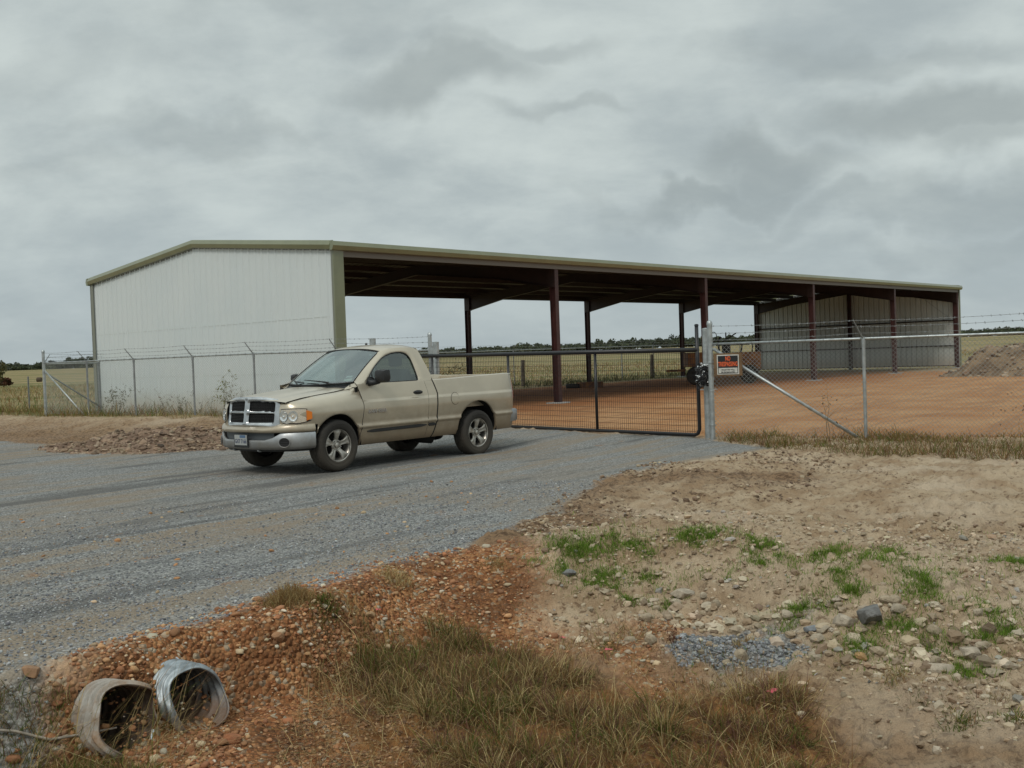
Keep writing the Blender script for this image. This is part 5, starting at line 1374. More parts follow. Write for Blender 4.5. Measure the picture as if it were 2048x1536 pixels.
rock(556, 1282, .045, (.38, .20, .10), 'rounded orange rock upslope to the right of the bright zinc culvert', flat=.8)
rock(465, 1480, .055, (.36, .14, .06), 'reddish clay lump on the dirt below the bright zinc culvert', flat=.7)
rock(517, 1200, .04, (.42, .22, .11), 'orange rock where the gravel ends, beside the straw-coloured tuft', flat=.6)
rock(740, 1237, .032, (.46, .29, .15), 'rounded tan-orange pebble just above the tall green grass clump', flat=.8)
rock(1335, 1285, .03, (.40, .24, .13), 'small tan stone by the reddish weed', flat=.7)
rr = np.random.default_rng(12)
for i in range(34):
    px, py = rr.uniform(1260, 2030), rr.uniform(1195, 1335); py = max(py, 1195 + abs(px - 1500) * .05)
    rock(px, py, rr.uniform(.030, .055), tuple(np.array(PALE[rr.integers(0, 2)]) * rr.uniform(.85, 1.05)), 'pale earth clod on the rubble bank right of the drive', 'clod', flat=rr.uniform(.6, .9), group='pale clods on the bank', lvl=1)
for i, (px, py) in enumerate([(1365, 1195), (1880, 1330), (1690, 1240), (1940, 1300)]):
    rock(px, py, .085, (.45, .38, .29), ['broad flat pale clod at the foot of the middle of the bank', 'largest pale clod at the bottom right of the rubble bank', 'big pale clod touching the left of the dark asphalt chunk', 'big pale clod near the right edge, low on the bank'][i], 'clod', flat=.55)

# ------------------------------------------------------------------ grass
M['grass'] = mat('grass_blades', (.3, .3, .1), .75, attr='tint', spec=.2, trans=.25)
def blades(name, P, h, w, col, lean=.5, curl=.6, seed=0, parent=None, label=None, cat=None, kind='stuff', local=None, dirb=None, group=None):
    r = np.random.default_rng(seed + 100); n = len(P)
    a = r.uniform(0, 2 * pi, n); 
    if dirb is not None: a = dirb + r.normal(size=n) * .5
    d = np.stack([np.cos(a), np.sin(a), np.zeros(n)], -1)
    fa = r.uniform(0, 2 * pi, n); side = np.stack([np.cos(fa), np.sin(fa), np.zeros(n)], -1)
    ln = np.abs(r.normal(size=n)) * lean; cu = np.abs(r.normal(size=n)) * curl
    V = np.zeros((n, 7, 3))
    for j, t in enumerate((0, .35, .72)):
        ang = ln + cu * t
        c = P + d * (h * t * np.sin(np.minimum(ang, 1.55)))[:, None]; c[:, 2] += h * t * np.cos(np.minimum(ang, 1.52))
        ww = (w * (1 - .35 * t))[:, None] * side * .5; V[:, 2 * j] = c - ww; V[:, 2 * j + 1] = c + ww
    ang = np.minimum(ln + cu, 1.6); c = P + d * (h * np.sin(ang))[:, None]; c[:, 2] += h * np.maximum(np.cos(ang), .02); V[:, 6] = c
    b = (np.arange(n) * 7)[:, None]
    Q = np.concatenate([b + [[0, 1, 3, 2]], b + [[2, 3, 5, 4]]]); T = b + [[4, 5, 6]]
    V = V.reshape(-1, 3)
    loc = None
    if local is not None: V = V - np.array(local)
    o = mk(name, V, [Q, T], M['grass'], parent, attrs={'tint': np.repeat(col, 7, axis=0)})
    if local is not None: o.location = local
    if kind: o['kind'] = kind
    return tag(o, label, cat, group)
DRY = [(.23, .125, .047), (.13, .070, .040), (.33, .235, .10), (.095, .125, .022), (.50, .39, .19), (.165, .075, .058)]
def mixc(n, w, var=.2): return pal(DRY, n, w, var)
def lowz(P, dz=.01): P = P.copy(); P[:, 2] -= dz; return P
FG = GP3([(590, 1420), (640, 1340), (700, 1300), (760, 1265), (860, 1250), (950, 1275), (1010, 1325), (1130, 1345), (1260, 1365), (1420, 1390), (1600, 1372), (1660, 1440), (1720, 1520), (1800, 1650), (820, 1650), (880, 1470), (760, 1440), (650, 1440)])
def clumps(poly, nc, nb, rad, seed, dens=None):
    """tussocks: bases close together, blades leaning outwards"""
    c = scatter(poly, nc, dens, seed); r = np.random.default_rng(seed + 7); k_ = r.integers(0, len(c), len(c) * nb); rr_ = rad * r.uniform(.5, 1.5, len(c))[k_]
    a = r.uniform(0, 2 * pi, len(k_)); d = np.abs(r.normal(size=len(k_))) * rr_ * .6
    P = np.column_stack([c[k_, 0] + np.cos(a) * d, c[k_, 1] + np.sin(a) * d, np.zeros(len(k_))]); P[:, 2] = H(P[:, 0], P[:, 1]) - .01
    return P, a, k_, r
fgd = lambda x, y: (.22 + .78 * sst(.42, .55, fbm(x, y, 1.9, 4, 71))) * (.06 + .94 * (1 - sst(-.34, -.02, sdf(x, y, FG) + (fbm(x, y, 2.2, 4, 70) - .5) * .7)))
WTS = np.array([[.34, .22, .12, .14, .04, .14], [.14, .10, .08, .60, .04, .04], [.20, .12, .34, .06, .26, .02], [.24, .30, .06, .12, .02, .26]])
def clump_grass(poly, nc, nb, rad, h0, h1, seed, label, pw, dens=None, w0=.0024, w1=.0052):
    P, a, k_, r = clumps(poly, nc, nb, rad, seed, dens); n = len(P); typ = r.choice(4, k_.max() + 1, p=pw)[k_]; col = np.zeros((n, 3))
    for q in range(4):
        m = typ == q; col[m] = mixc(int(m.sum()), WTS[q])
    hs = r.uniform(.55, 1.35, k_.max() + 1)[k_]
    return blades('foreground_grass', P, r.uniform(h0, h1, n) * hs, r.uniform(w0, w1, n), col, .8, .9, seed, dirb=a, label=label, cat='grass')
clump_grass(FG, 1900, 120, .07, .06, .185, 21, 'matted brown and green grass in the foreground', [.34, .17, .27, .22], fgd)
P = scatter(FG, 90000, fgd, 121); n = len(P)
blades('foreground_grass', lowz(P), rng.uniform(.03, .09, n), rng.uniform(.0022, .0048, n), mixc(n, [.32, .24, .14, .12, .06, .12]), 1.0, .8, 1, label='low matted brown undergrowth in the foreground', cat='grass')
LIT = GP3([(560, 1470), (640, 1400), (760, 1400), (900, 1440), (900, 1560), (840, 1700), (520, 1700)])
P = scatter(LIT, 1500, None, 122); n = len(P)
blades('straw_litter', P + (0, 0, .006), rng.uniform(.06, .28, n), rng.uniform(.002, .0034, n), mixc(n, [.3, .1, .25, .02, .33, 0]), 3.0, .2, 1, label='dry straw lying on the bare reddish soil', cat='grass')
P = scatter(np.concatenate([LIT]), 9000, None, 123); n = len(P)
tagst(stones('soil_crumbs', P, np.clip(rng.lognormal(-5.4, .5, n), .002, .012), pal([(.26, .14, .065), (.18, .09, .04), (.36, .22, .11), (.14, .08, .04)], n), 0, M['stone'], rough=.3))
# long pale stalks over the mat
P = scatter(FG, 2600, None, 22); n = len(P)
blades('grass_stalks', lowz(P), rng.uniform(.14, .34, n), rng.uniform(.0020, .0032, n), mixc(n, [.1, 0, .4, .02, .46, .02]), .9, .5, 2, label='long pale dry stalks over the foreground grass', cat='grass')
# greener standing clump area
GC = GP3([(700, 1340), (720, 1285), (780, 1255), (860, 1250), (950, 1275), (985, 1310), (900, 1335), (800, 1345)])
P = scatter(GC, 5200, lambda x, y: sst(.46, .56, fbm(x, y, 3.0, 3, 74)), 23); n = len(P)
blades('green_grass', lowz(P), rng.uniform(.07, .19, n), rng.uniform(.003, .0055, n), mixc(n, [.22, .12, .10, .46, .04, .06]), .6, .8, 3, label='taller green grass clump left of centre in the foreground', cat='grass')
# sparse litter grass over the rest of the low ground
LOW = GP3([(560, 1440), (620, 1330), (700, 1270), (900, 1210), (1100, 1200), (1300, 1250), (1600, 1340), (1960, 1380), (2200, 1400), (2300, 1700), (600, 1700)])
P = scatter(LOW, 64000, lambda x, y: sst(.50, .68, fbm(x, y, 1.5, 4, 75)), 24); n = len(P)
blades('thin_grass', lowz(P), rng.uniform(.03, .10, n), rng.uniform(.002, .004, n), mixc(n, [.3, .2, .24, .12, .12, .02]), .9, .6, 4, label='thin dry grass over the bare soil at the lower right', cat='grass')
P = scatter(np.concatenate([ORANGE]), 9000, lambda x, y: sst(.56, .7, fbm(x, y, 1.3, 4, 76)), 25); n = len(P)
blades('thin_grass', lowz(P), rng.uniform(.03, .10, n), rng.uniform(.002, .004, n), mixc(n, [.3, .25, .2, .08, .15, .02]), .8, .6, 5, label='thin dry grass among the orange pebbles', cat='grass')
# left corner
LC = GP3([(-200, 1400), (20, 1385), (110, 1380), (170, 1430), (150, 1500), (330, 1560), (330, 1700), (-300, 1700)])
P = scatter(LC, 42000, lambda x, y: .35 + .65 * sst(.40, .55, fbm(x, y, 2.0, 4, 77)), 26); n = len(P)
blades('corner_grass', lowz(P), rng.uniform(.04, .15, n), rng.uniform(.0022, .0045, n), mixc(n, [.2, .12, .1, .48, .05, .05]), .6, .7, 6, label='green and brown grass around the pale culvert at the lower left', cat='grass')
P = scatter(GP3([(60, 1500), (180, 1440), (330, 1450), (420, 1530), (200, 1600), (0, 1600)]), 330, None, 27); n = len(P)
blades('arching_stalks', lowz(P), rng.uniform(.25, .62, n), rng.uniform(.0022, .0034, n), mixc(n, [.1, .05, .4, .1, .35, 0]), .75, .6, 7, dirb=.35, label='long stalks arching over the culvert mouths', cat='grass')
P = scatter(GP3([(600, 1390), (640, 1330), (760, 1290), (800, 1340), (700, 1420)]), 260, None, 28); n = len(P)
blades('arching_stalks', lowz(P), rng.uniform(.25, .55, n), rng.uniform(.0022, .0034, n), mixc(n, [.1, .05, .4, .05, .4, 0]), .7, .6, 8, dirb=2.6, label='long pale stalks leaning out of the foreground clump', cat='grass')
# tufts one can point at
def tuft(px, py, r0, n, h, w, label, lean=.55, curl=.6, seed=0, name='grass_tuft', wd=(.002, .004)):
    c = G3(px, py); r = np.random.default_rng(seed + 900); q = r.normal(size=(n, 2)) * r0 * .5; P = np.column_stack([c[0] + q[:, 0], c[1] + q[:, 1], np.zeros(n)]); P[:, 2] = H(P[:, 0], P[:, 1]) - .01
    hh = r.uniform(h * .45, h, n) * np.exp(-(q ** 2).sum(1) / (r0 ** 2) * .6)
    return blades(name, P, hh, r.uniform(*wd, n), mixc(n, w), lean, curl, seed, label=label, cat='grass tuft', kind='thing', local=tuple(c))
tuft(578, 1203, .20, 2200, .17, [.42, .02, .40, .02, .14, 0], 'round straw-brown tuft on the gravel edge left of the dark green one', seed=1)
tuft(652, 1212, .11, 420, .09, [.1, .1, .02, .75, .03, 0], 'dark green leafy tuft right of the straw-brown tuft', seed=2, wd=(.004, .008))
tuft(640, 1240, .11, 420, .06, [.15, .1, .15, .55, .05, 0], 'low green tuft just below the straw-brown tuft', seed=3)
tuft(795, 1160, .16, 420, .17, [.1, .02, .4, .0, .48, 0], 'pale wispy tuft standing against the gravel drive', seed=4)
tuft(700, 1225, .22, 500, .12, [.2, .1, .35, .05, .3, 0], 'pale dry tuft between the drive and the foreground clump', seed=5)
tuft(990, 1132, .14, 420, .10, [.25, .08, .3, .07, .3, 0], 'tan tuft on the brown soil left of the bank', seed=6)
tuft(1490, 1292, .12, 420, .10, [.3, .1, .3, 0, .3, 0], 'straw tuft growing out of the spilled grey gravel', seed=7)
tuft(1795, 1360, .14, 200, .15, [.2, .05, .3, .2, .25, 0], 'spiky dry tuft below the right part of the bank', seed=8, lean=.8)
tuft(1925, 1452, .14, 420, .09, [.1, .05, .1, .7, .05, 0], 'bright green star-shaped tuft at the lower right', seed=9, lean=.9, wd=(.003, .006))
tuft(2035, 1448, .12, 300, .09, [.1, .05, .1, .7, .05, 0], 'green tuft cut by the right edge of the photo', seed=10, lean=.9, wd=(.003, .006))
tuft(1840, 1412, .12, 220, .06, [.2, .1, .1, .55, .05, 0], 'small flat green tuft left of the star-shaped tuft', seed=11, lean=.9)
tuft(1215, 1300, .12, 300, .07, [.25, .1, .1, .5, .05, 0], 'small green tuft beside the pink scraps', seed=12, lean=.8)
# bright sprouts on the bank
spots = [(1145, 1100, .16), (1165, 1110, .12), (1258, 1092, .13), (1232, 1090, .10), (1385, 1076, .13), (1425, 1068, .10), (1410, 1082, .15), (1465, 1088, .10), (1495, 1082, .13), (1530, 1095, .10), (1520, 1122, .13), (1505, 1135, .10), (1180, 1165, .13), (1222, 1152, .10), (1212, 1180, .08), (1160, 1150, .1), (1128, 1150, .07), (1310, 1105, .06), (1360, 1165, .10), (1640, 1108, .15), (1665, 1125, .08), (1740, 1100, .16), (1770, 1105, .12), (1795, 1118, .10), (1835, 1120, .10), (1850, 1150, .12), (1870, 1175, .10), (1670, 1145, .10), (1655, 1170, .10), (1680, 1190, .10), (1705, 1185, .06), (1590, 1215, .06), (1855, 1190, .12), (2030, 1128, .15), (2010, 1235, .15), (2000, 1262, .16), (1960, 1290, .1), (1800, 1270, .08), (1785, 1250, .08), (1740, 1290, .16), (1690, 1290, .08), (1580, 1245, .06), (1090, 1125, .08), (1875, 1300, .12), (1940, 1330, .12), (1615, 1205, .05), (1460, 1150, .06), (1290, 1160, .06), (1330, 1215, .07), (1260, 1212, .06)]
Ps = []
for i, (px, py, r0) in enumerate(spots):
    c = G3(px, py); r = np.random.default_rng(i); n = int(17000 * r0 * r0 * 4.5) + 80; q = r.normal(size=(n, 2)) * r0 * .62 * (1.25, .8); q[::3] *= 1.7; cl_ = c[:2] + q; q = q[r.uniform(size=n) < .15 + .85 * sst(.42, .58, fbm(cl_[:, 0], cl_[:, 1], 7, 3, 92))]; Ps.append(np.column_stack([c[0] + q[:, 0], c[1] + q[:, 1]]))
Ps = np.concatenate(Ps); bp2 = scatter(BANK, 3000, lambda x, y: sst(.52, .6, fbm(x, y, 1.6, 3, 91)), 31)[:, :2]; Ps = np.concatenate([Ps, bp2]); n = len(Ps)
P = np.column_stack([Ps, H(Ps[:, 0], Ps[:, 1]) - .006])
blades('green_sprouts', P, rng.uniform(.015, .068, n) * (.5 + 1.0 * fbm(P[:, 0], P[:, 1], 6, 3, 93)), rng.uniform(.0026, .0048, n), pal([(.12, .22, .025), (.17, .28, .035), (.22, .26, .06), (.09, .15, .02)], n), .35, .5, 9, label='fresh bright green sprouts on the rubble bank', cat='grass')
# grass along the right-hand fence
RF = np.concatenate([GP([(1436, 884), (1500, 888), (1560, 903), (1700, 912), (2100, 925), (2600, 950)]), np.array([[16.5, 14.6], [9.3, 17.0], [6.0, 18.2], [3.9, 18.95]])])
P = scatter(RF, 85000, lambda x, y: .50 + .50 * sst(.40, .56, fbm(x, y, .9, 4, 81)), 32); n = len(P)
blades('fence_line_grass', lowz(P), rng.uniform(.05, .22, n) * (.6 + .8 * sst(.4, .6, fbm(P[:, 0], P[:, 1], .8, 3, 82))), rng.uniform(.004, .008, n), mixc(n, [.34, .24, .05, .34, .01, .02]), .5, .6, 10, label='brown grass strip under the right-hand fence', cat='grass')
P = scatter(np.array([[3.9, 18.9], [5.5, 18.0], [9.3, 16.9], [16, 14.9], [16.4, 16.0], [9.6, 18.6], [5.6, 19.2]]), 4500, lambda x, y: sst(.5, .64, fbm(x, y, .7, 4, 83)), 33); n = len(P)
blades('yard_edge_grass', lowz(P), rng.uniform(.06, .28, n), rng.uniform(.004, .007, n), mixc(n, [.4, .14, .26, .12, .06, .02]), .5, .5, 11, label='thin brown grass just inside the right-hand fence', cat='grass')
# grass along the left-hand fence and in the field behind
Ld3 = (FENCE_L[1] - FENCE_L[0]) / np.linalg.norm(FENCE_L[1] - FENCE_L[0]); Ln3 = np.array([Ld3[1], -Ld3[0]])
LF = np.array([FENCE_L[0] - Ld3 * 14 + Ln3 * 1.1, FENCE_L[1] + Ln3 * 1.0, FENCE_L[2] + Ln3 * .7, FENCE_L[2] + Ld3 * .8 - Ln3 * .2, FENCE_L[2] - Ln3 * 1.1, FENCE_L[1] - Ln3 * 1.6, FENCE_L[0] - Ln3 * 2.2, FENCE_L[0] - Ld3 * 14 - Ln3 * 4])
P = scatter(LF, 60000, lambda x, y: .35 + .65 * sst(.38, .55, fbm(x, y, .7, 4, 84)), 34); n = len(P)
blades('fence_line_grass', lowz(P, .03), rng.uniform(.10, .36, n) * (.6 + .8 * sst(.4, .6, fbm(P[:, 0], P[:, 1], .6, 3, 85))), rng.uniform(.007, .014, n), mixc(n, [.30, .12, .16, .38, .02, .02]), .4, .6, 12, label='rough green and brown grass along the left-hand fence', cat='grass')
FD = np.array([[-16, 35.5], [-30, 45], [-45, 60], [-70, 110], [-30, 120], [-14.5, 40]])
P = scatter(FD, 26000, None, 35); n = len(P); tn = fbm(P[:, 0], P[:, 1], .15, 3, 86)[:, None]
blades('field_grass', lowz(P, .03), rng.uniform(.15, .5, n), rng.uniform(.015, .035, n), np.where(tn > .5, mixc(n, [.3, .05, .45, .1, .1, 0]), mixc(n, [.2, .05, .2, .5, .05, 0])), .4, .5, 13, label='tall tan and green pasture grass beyond the left-hand fence', cat='grass')
BK = np.array([B_O + BU * 13 + BV * 12.6, B_O + BU * 30 + BV * 12.9, B_O + BU * 44 + BV * 13.6, B_O + BU * 44 + BV * 17, B_O + BU * 13 + BV * 17])
P = scatter(BK, 26000, lambda x, y: .3 + .7 * sst(.4, .55, fbm(x, y, .5, 3, 87)), 36); n = len(P)
blades('rear_grass', lowz(P, .03), rng.uniform(.15, .55, n), rng.uniform(.012, .028, n), pal([(.07, .085, .03), (.10, .10, .04), (.14, .11, .05), (.05, .06, .025)], n), .35, .5, 14, label='dark green weeds behind the shed columns', cat='grass')
BK2 = np.array([B_O + BU * 10 + BV * 17, B_O + BU * 60 + BV * 17, [90, 140], [-10, 140]])
P = scatter(BK2, 30000, None, 37); n = len(P)
blades('field_grass', lowz(P, .05), rng.uniform(.15, .5, n), rng.uniform(.02, .05, n), mixc(n, [.3, .04, .40, .18, .08, 0]), .4, .5, 15, label='tan pasture grass seen through the open shed', cat='grass')
EW = np.array([B_O + BU * 44.9 + BV * .5, B_O + BU * 45.6 + BV * .5, B_O + BU * 45.6 + BV * 13, B_O + BU * 43.4 + BV * 13])
P = scatter(EW, 3500, None, 38); n = len(P)
blades('wall_foot_grass', lowz(P), rng.uniform(.05, .22, n), rng.uniform(.012, .025, n), mixc(n, [.3, .1, .2, .36, .02, .02]), .4, .5, 16, label='weeds under the far end wall of the shed', cat='grass')

# ------------------------------------------------------------------ weeds against the wall, reddish weed, twigs
def weed(px, pyb, Y, h, spread, ns, leafc, label, seed, leafn=60, ls=.025, stemc=(.16, .13, .08), base=None, tipheavy=.5):
    r = np.random.default_rng(seed); b = atY(px, pyb, Y) if base is None else base; b = np.array([b[0], b[1], ter(b[0], b[1]) - .02])
    root = empty('weed', tuple(b), 0, label, 'weed'); mb = MB(); tips = []
    for i in range(ns):
        a = r.uniform(0, 2 * pi); l = h * r.uniform(.55, 1); lean = spread * r.uniform(.2, 1); pts = [np.zeros(3)]
        for k_ in range(1, 6):
            t = k_ / 5; pts.append(np.array([cos(a) * lean * t ** 1.4, sin(a) * lean * t ** 1.4, l * t]) + r.normal(size=3) * .02 * h)
        mb.tube(pts, [.006 * h + .001, .005 * h + .001, .004 * h + .001, .003 * h, .002 * h, .0012 * h], 4, cap=False)
        for q in range(5):
            j = r.integers(2, 6); p0 = pts[j]; p1 = p0 + np.array([r.normal() * .22, r.normal() * .22, abs(r.normal()) * .16]) * h * .7
            mb.tube([p0, (p0 + p1) / 2 + (0, 0, .02 * h), p1], [.003 * h, .002 * h, .001 * h], 3, cap=False); tips.append(p1); tips.append((p0 + p1) / 2)
        tips.append(pts[-1]); tips += [pts[-2]]
    mb.build('stem', mat('weed_stem', stemc, .9), root)
    T = np.array(tips); n = leafn; c = T[r.integers(0, len(T), n)] + r.normal(size=(n, 3)) * h * .045
    d = r.normal(size=(n, 3)); d /= np.linalg.norm(d, axis=1)[:, None]; e = np.cross(d, r.normal(size=(n, 3))); e /= np.linalg.norm(e, axis=1)[:, None]; s_ = ls * r.uniform(.5, 1.2, n)[:, None]
    V = np.stack([c - d * s_, c + e * s_ * .35, c + d * s_, c - e * s_ * .35], 1).reshape(-1, 3)
    mk('leaves', V, np.arange(4 * n).reshape(-1, 4), M['grass'], root, attrs={'tint': np.repeat(pal([leafc, tuple(v * .6 for v in leafc)], n), 4, axis=0)})
    return root
weed(238, 836, 32.0, .95, .55, 9, (.13, .13, .06), 'bushy brown weed between the second and third posts against the white wall', 1, 240, .035)
weed(205, 836, 33.0, .45, .3, 6, (.14, .13, .06), 'short brown weed left of the bushy one against the white wall', 11, 90, .03)
weed(330, 836, 30.8, .85, .75, 6, (.20, .14, .11), 'spindly branching weed with open stems before the fourth post', 2, 60, .03)
weed(362, 838, 30.2, .62, .25, 6, (.11, .12, .05), 'upright weed just left of the fourth fence post', 3, 120, .03)
weed(412, 838, 29.8, .70, .6, 6, (.17, .15, .09), 'grey spindly weed right of the fourth fence post', 4, 60, .025)
weed(452, 838, 29.0, 1.15, .55, 7, (.24, .25, .08), 'tall yellow-green weed rising above the truck grille', 5, 170, .04)
weed(480, 838, 28.6, .95, .5, 6, (.22, .20, .10), 'tall thin weed behind the truck bonnet', 6, 70, .03)
weed(1348, 1300, 5, .16, .09, 9, (.16, .07, .045), 'dark reddish weed left of the spilled gravel', 7, 120, .012, (.14, .06, .04), base=G3(1346, 1297))
weed(1655, 878, 18, .95, .12, 2, (.12, .09, .06), 'single thin dry stem against the chain-link left of the line post', 8, 16, .03, base=np.array([*G(1660, 884), 0]))
weed(905, 740, 44, 1.6, .8, 7, (.20, .17, .07), 'scrawny shrub seen through the gate wire above the truck bed', 9, 200, .05)
def stick(pts, r, label, m):
    c = pts[0]; o = MB().tube([np.array(p) - np.array(c) for p in pts], r, 6).build('stick', m, smooth=True); o.location = tuple(c); return tag(o, label, 'stick')
M['twig'] = mat('bleached_twig', (.36, .31, .25), .85, var=.4, vscale=20)
a, b, c = G3(-40, 1478), G3(100, 1492), G3(235, 1486)
stick([a + (0, 0, .03), (a + b) / 2 + (0, 0, .05), b + (0, 0, .035), (b + c) / 2 + (0, 0, .05), c + (0, 0, .07)], [.007, .008, .008, .007, .005], 'bleached stick lying in the grass before the pale culvert', M['twig'])
a, b = G3(150, 1400), G3(205, 1440)
# pink plastic scraps
M['pink'] = mat('pink_tape', (.55, .10, .12), .6)
for px, py, s_, lb in ((1126, 1284, .022, 'pink plastic scrap nearest the orange pebbles'), (1218, 1318, .026, 'pink plastic scrap in the grass edge below the small green tuft'), (1545, 1416, .034, 'pink plastic scrap lying in the brown grass at the lower centre right'), (757, 1234, .018, 'tiny pink scrap above the tall green clump')):
    p = G3(px, py); r = np.random.default_rng(px); mb = MB(); V = []
    for i in range(5):
        for j in range(3): V.append((s_ * (i / 2 - 1), s_ * .5 * (j - 1) + r.normal() * .004, .008 + r.uniform(0, .35) * s_))
    mb.add(V, [(3 * i + j, 3 * i + j + 1, 3 * i + j + 4, 3 * i + j + 3) for i in range(4) for j in range(2)]); o = mb.build('plastic_scrap', M['pink'], solid=.001); o.location = (p[0], p[1], p[2] + .02 + .03 * (px > 1200)); o.rotation_euler = (0, 0, r.uniform(0, 3)); tag(o, lb, 'scrap')
# dead leaves caught in the right-hand fence
M['leaf_dark'] = mat('dead_leaf', (.05, .035, .025), .8)
for i, (px, py) in enumerate([(1692, 776), (1670, 800), (1648, 812), (2012, 788), (2020, 786), (1982, 828), (1998, 820), (2006, 822), (2028, 815), (2043, 812), (2042, 820), (2035, 840), (2022, 820), (1996, 850), (1640, 826)]):
    p = on_line(R0, R1, px); d = ray(px, py); t = p[1] / d[1]; r = np.random.default_rng(i); s_ = r.uniform(.012, .024); w3 = np.array([*Rd, 0])
    o = MB().add([(-s_, 0, 0), (0, -.012, s_ * .5), (s_, .004, s_ * .2), (0, .008, -s_ * .45)], [(0, 1, 2), (0, 2, 3)]).build('dead_leaf', M['leaf_dark'], solid=.001)
    o.location = (p[0], p[1] - .012, CAM_H + d[2] * t); o.rotation_euler = (r.uniform(0, 3), r.uniform(0, 3), r.uniform(0, 3)); tag(o, 'dark dead leaf caught in the right-hand chain-link', 'leaf', 'dead leaves in the fence')

# ------------------------------------------------------------------ dirt piles
M['pile_brown'] = mat('churned_clay', (.25, .17, .115), .95, col2=(.13, .08, .052), vscale=3.5, bump=.8, bscale=18)
M['pile_tan'] = mat('spoil_earth', (.25, .17, .10), .95, col2=(.13, .085, .05), vscale=1.3, bump=.8, bscale=8)
def pile(name, label, c, ang, ax, ay, h, nx, ny, m, seed, lumps, clods=0, csz=.04, rag=.25):
    root = empty(name, (c[0], c[1], 0), ang, label, 'dirt pile')
    u = np.linspace(-1.15, 1.15, nx); v = np.linspace(-1.2, 1.2, ny); U, Vv = np.meshgrid(u, v, indexing='ij')
    x, y = U * ax, Vv * ay; rr_ = np.sqrt(U ** 2 + Vv ** 2) + (fbm(x + seed, y, 1.2 / max(ay, .5), 3, seed) - .5) * .5
    wx = c[0] + x * cos(ang) - y * sin(ang); wy = c[1] + x * sin(ang) + y * cos(ang); g0 = H(wx, wy)
    z = h * (1 - sst(.0 if h < 1 else .66, 1.0 if h < 1 else 1.0, rr_)) * (.75 + .5 * fbm(x, y, .9 / max(ay, .5), 3, seed + 5)) * (1 if not lumps else 1)
    z = z * (1 + rag * (fbm(x, y, 5.0 / max(ay, .5) , 4, seed + 9) - .5) * 2) + h * .10 * np.abs(fbm(x, y, 9.0 / ay, 3, seed + 12) - .5) * (rr_ < 1)
    z = z + g0 - .04 * sst(.85, 1.1, rr_) - .01
    idx = np.arange(nx * ny).reshape(nx, ny)
    mk('earth', np.stack([x, y, z], -1).reshape(-1, 3), np.stack([idx[:-1, :-1], idx[1:, :-1], idx[1:, 1:], idx[:-1, 1:]], -1).reshape(-1, 4), m, root, smooth=True)
    if clods:
        r = np.random.default_rng(seed); i = r.integers(0, nx, clods * 3); j = r.integers(0, ny, clods * 3); ok = rr_[i, j] < 1.0; i, j = i[ok][:clods], j[ok][:clods]; n = len(i)
        P = np.stack([x[i, j], y[i, j], z[i, j]], -1); o = stones('clods', P, np.clip(r.lognormal(math.log(csz), .5, n), csz * .3, csz * 3), pal([(.24, .165, .11), (.15, .10, .065), (.32, .24, .165)], n), 1, M['stone'], rough=.3); o.parent = root; o['kind'] = 'stuff'
    return root
pc_ = G(330, 884, .12); pile('dirt_pile', 'churned brown dirt pile on the gravel left of the truck', pc_, -.12, 2.3, 1.35, .38, 150, 90, M['pile_brown'], 3, True, 2600, .022)
pc_ = G(452, 878, .12); pile('dirt_pile', 'smaller brown dirt mound directly behind the truck grille', pc_, 0, 1.1, .9, .42, 80, 60, M['pile_brown'], 8, True, 1000, .022)
pc_ = G(128, 890, .08); pile('dirt_pile', 'low grey-brown hump on the gravel left of the big pile', pc_, 0, .55, .5, .15, 50, 40, M['pile_brown'], 13, True, 150, .02)
pc_ = G(2290, 742, .0); pile('spoil_heap', 'long weathered spoil heap beyond the far end of the shed', pc_, -.25, 8.4, 4.2, 1.30, 240, 120, M['pile_tan'], 21, False, 1500, .06, .3)

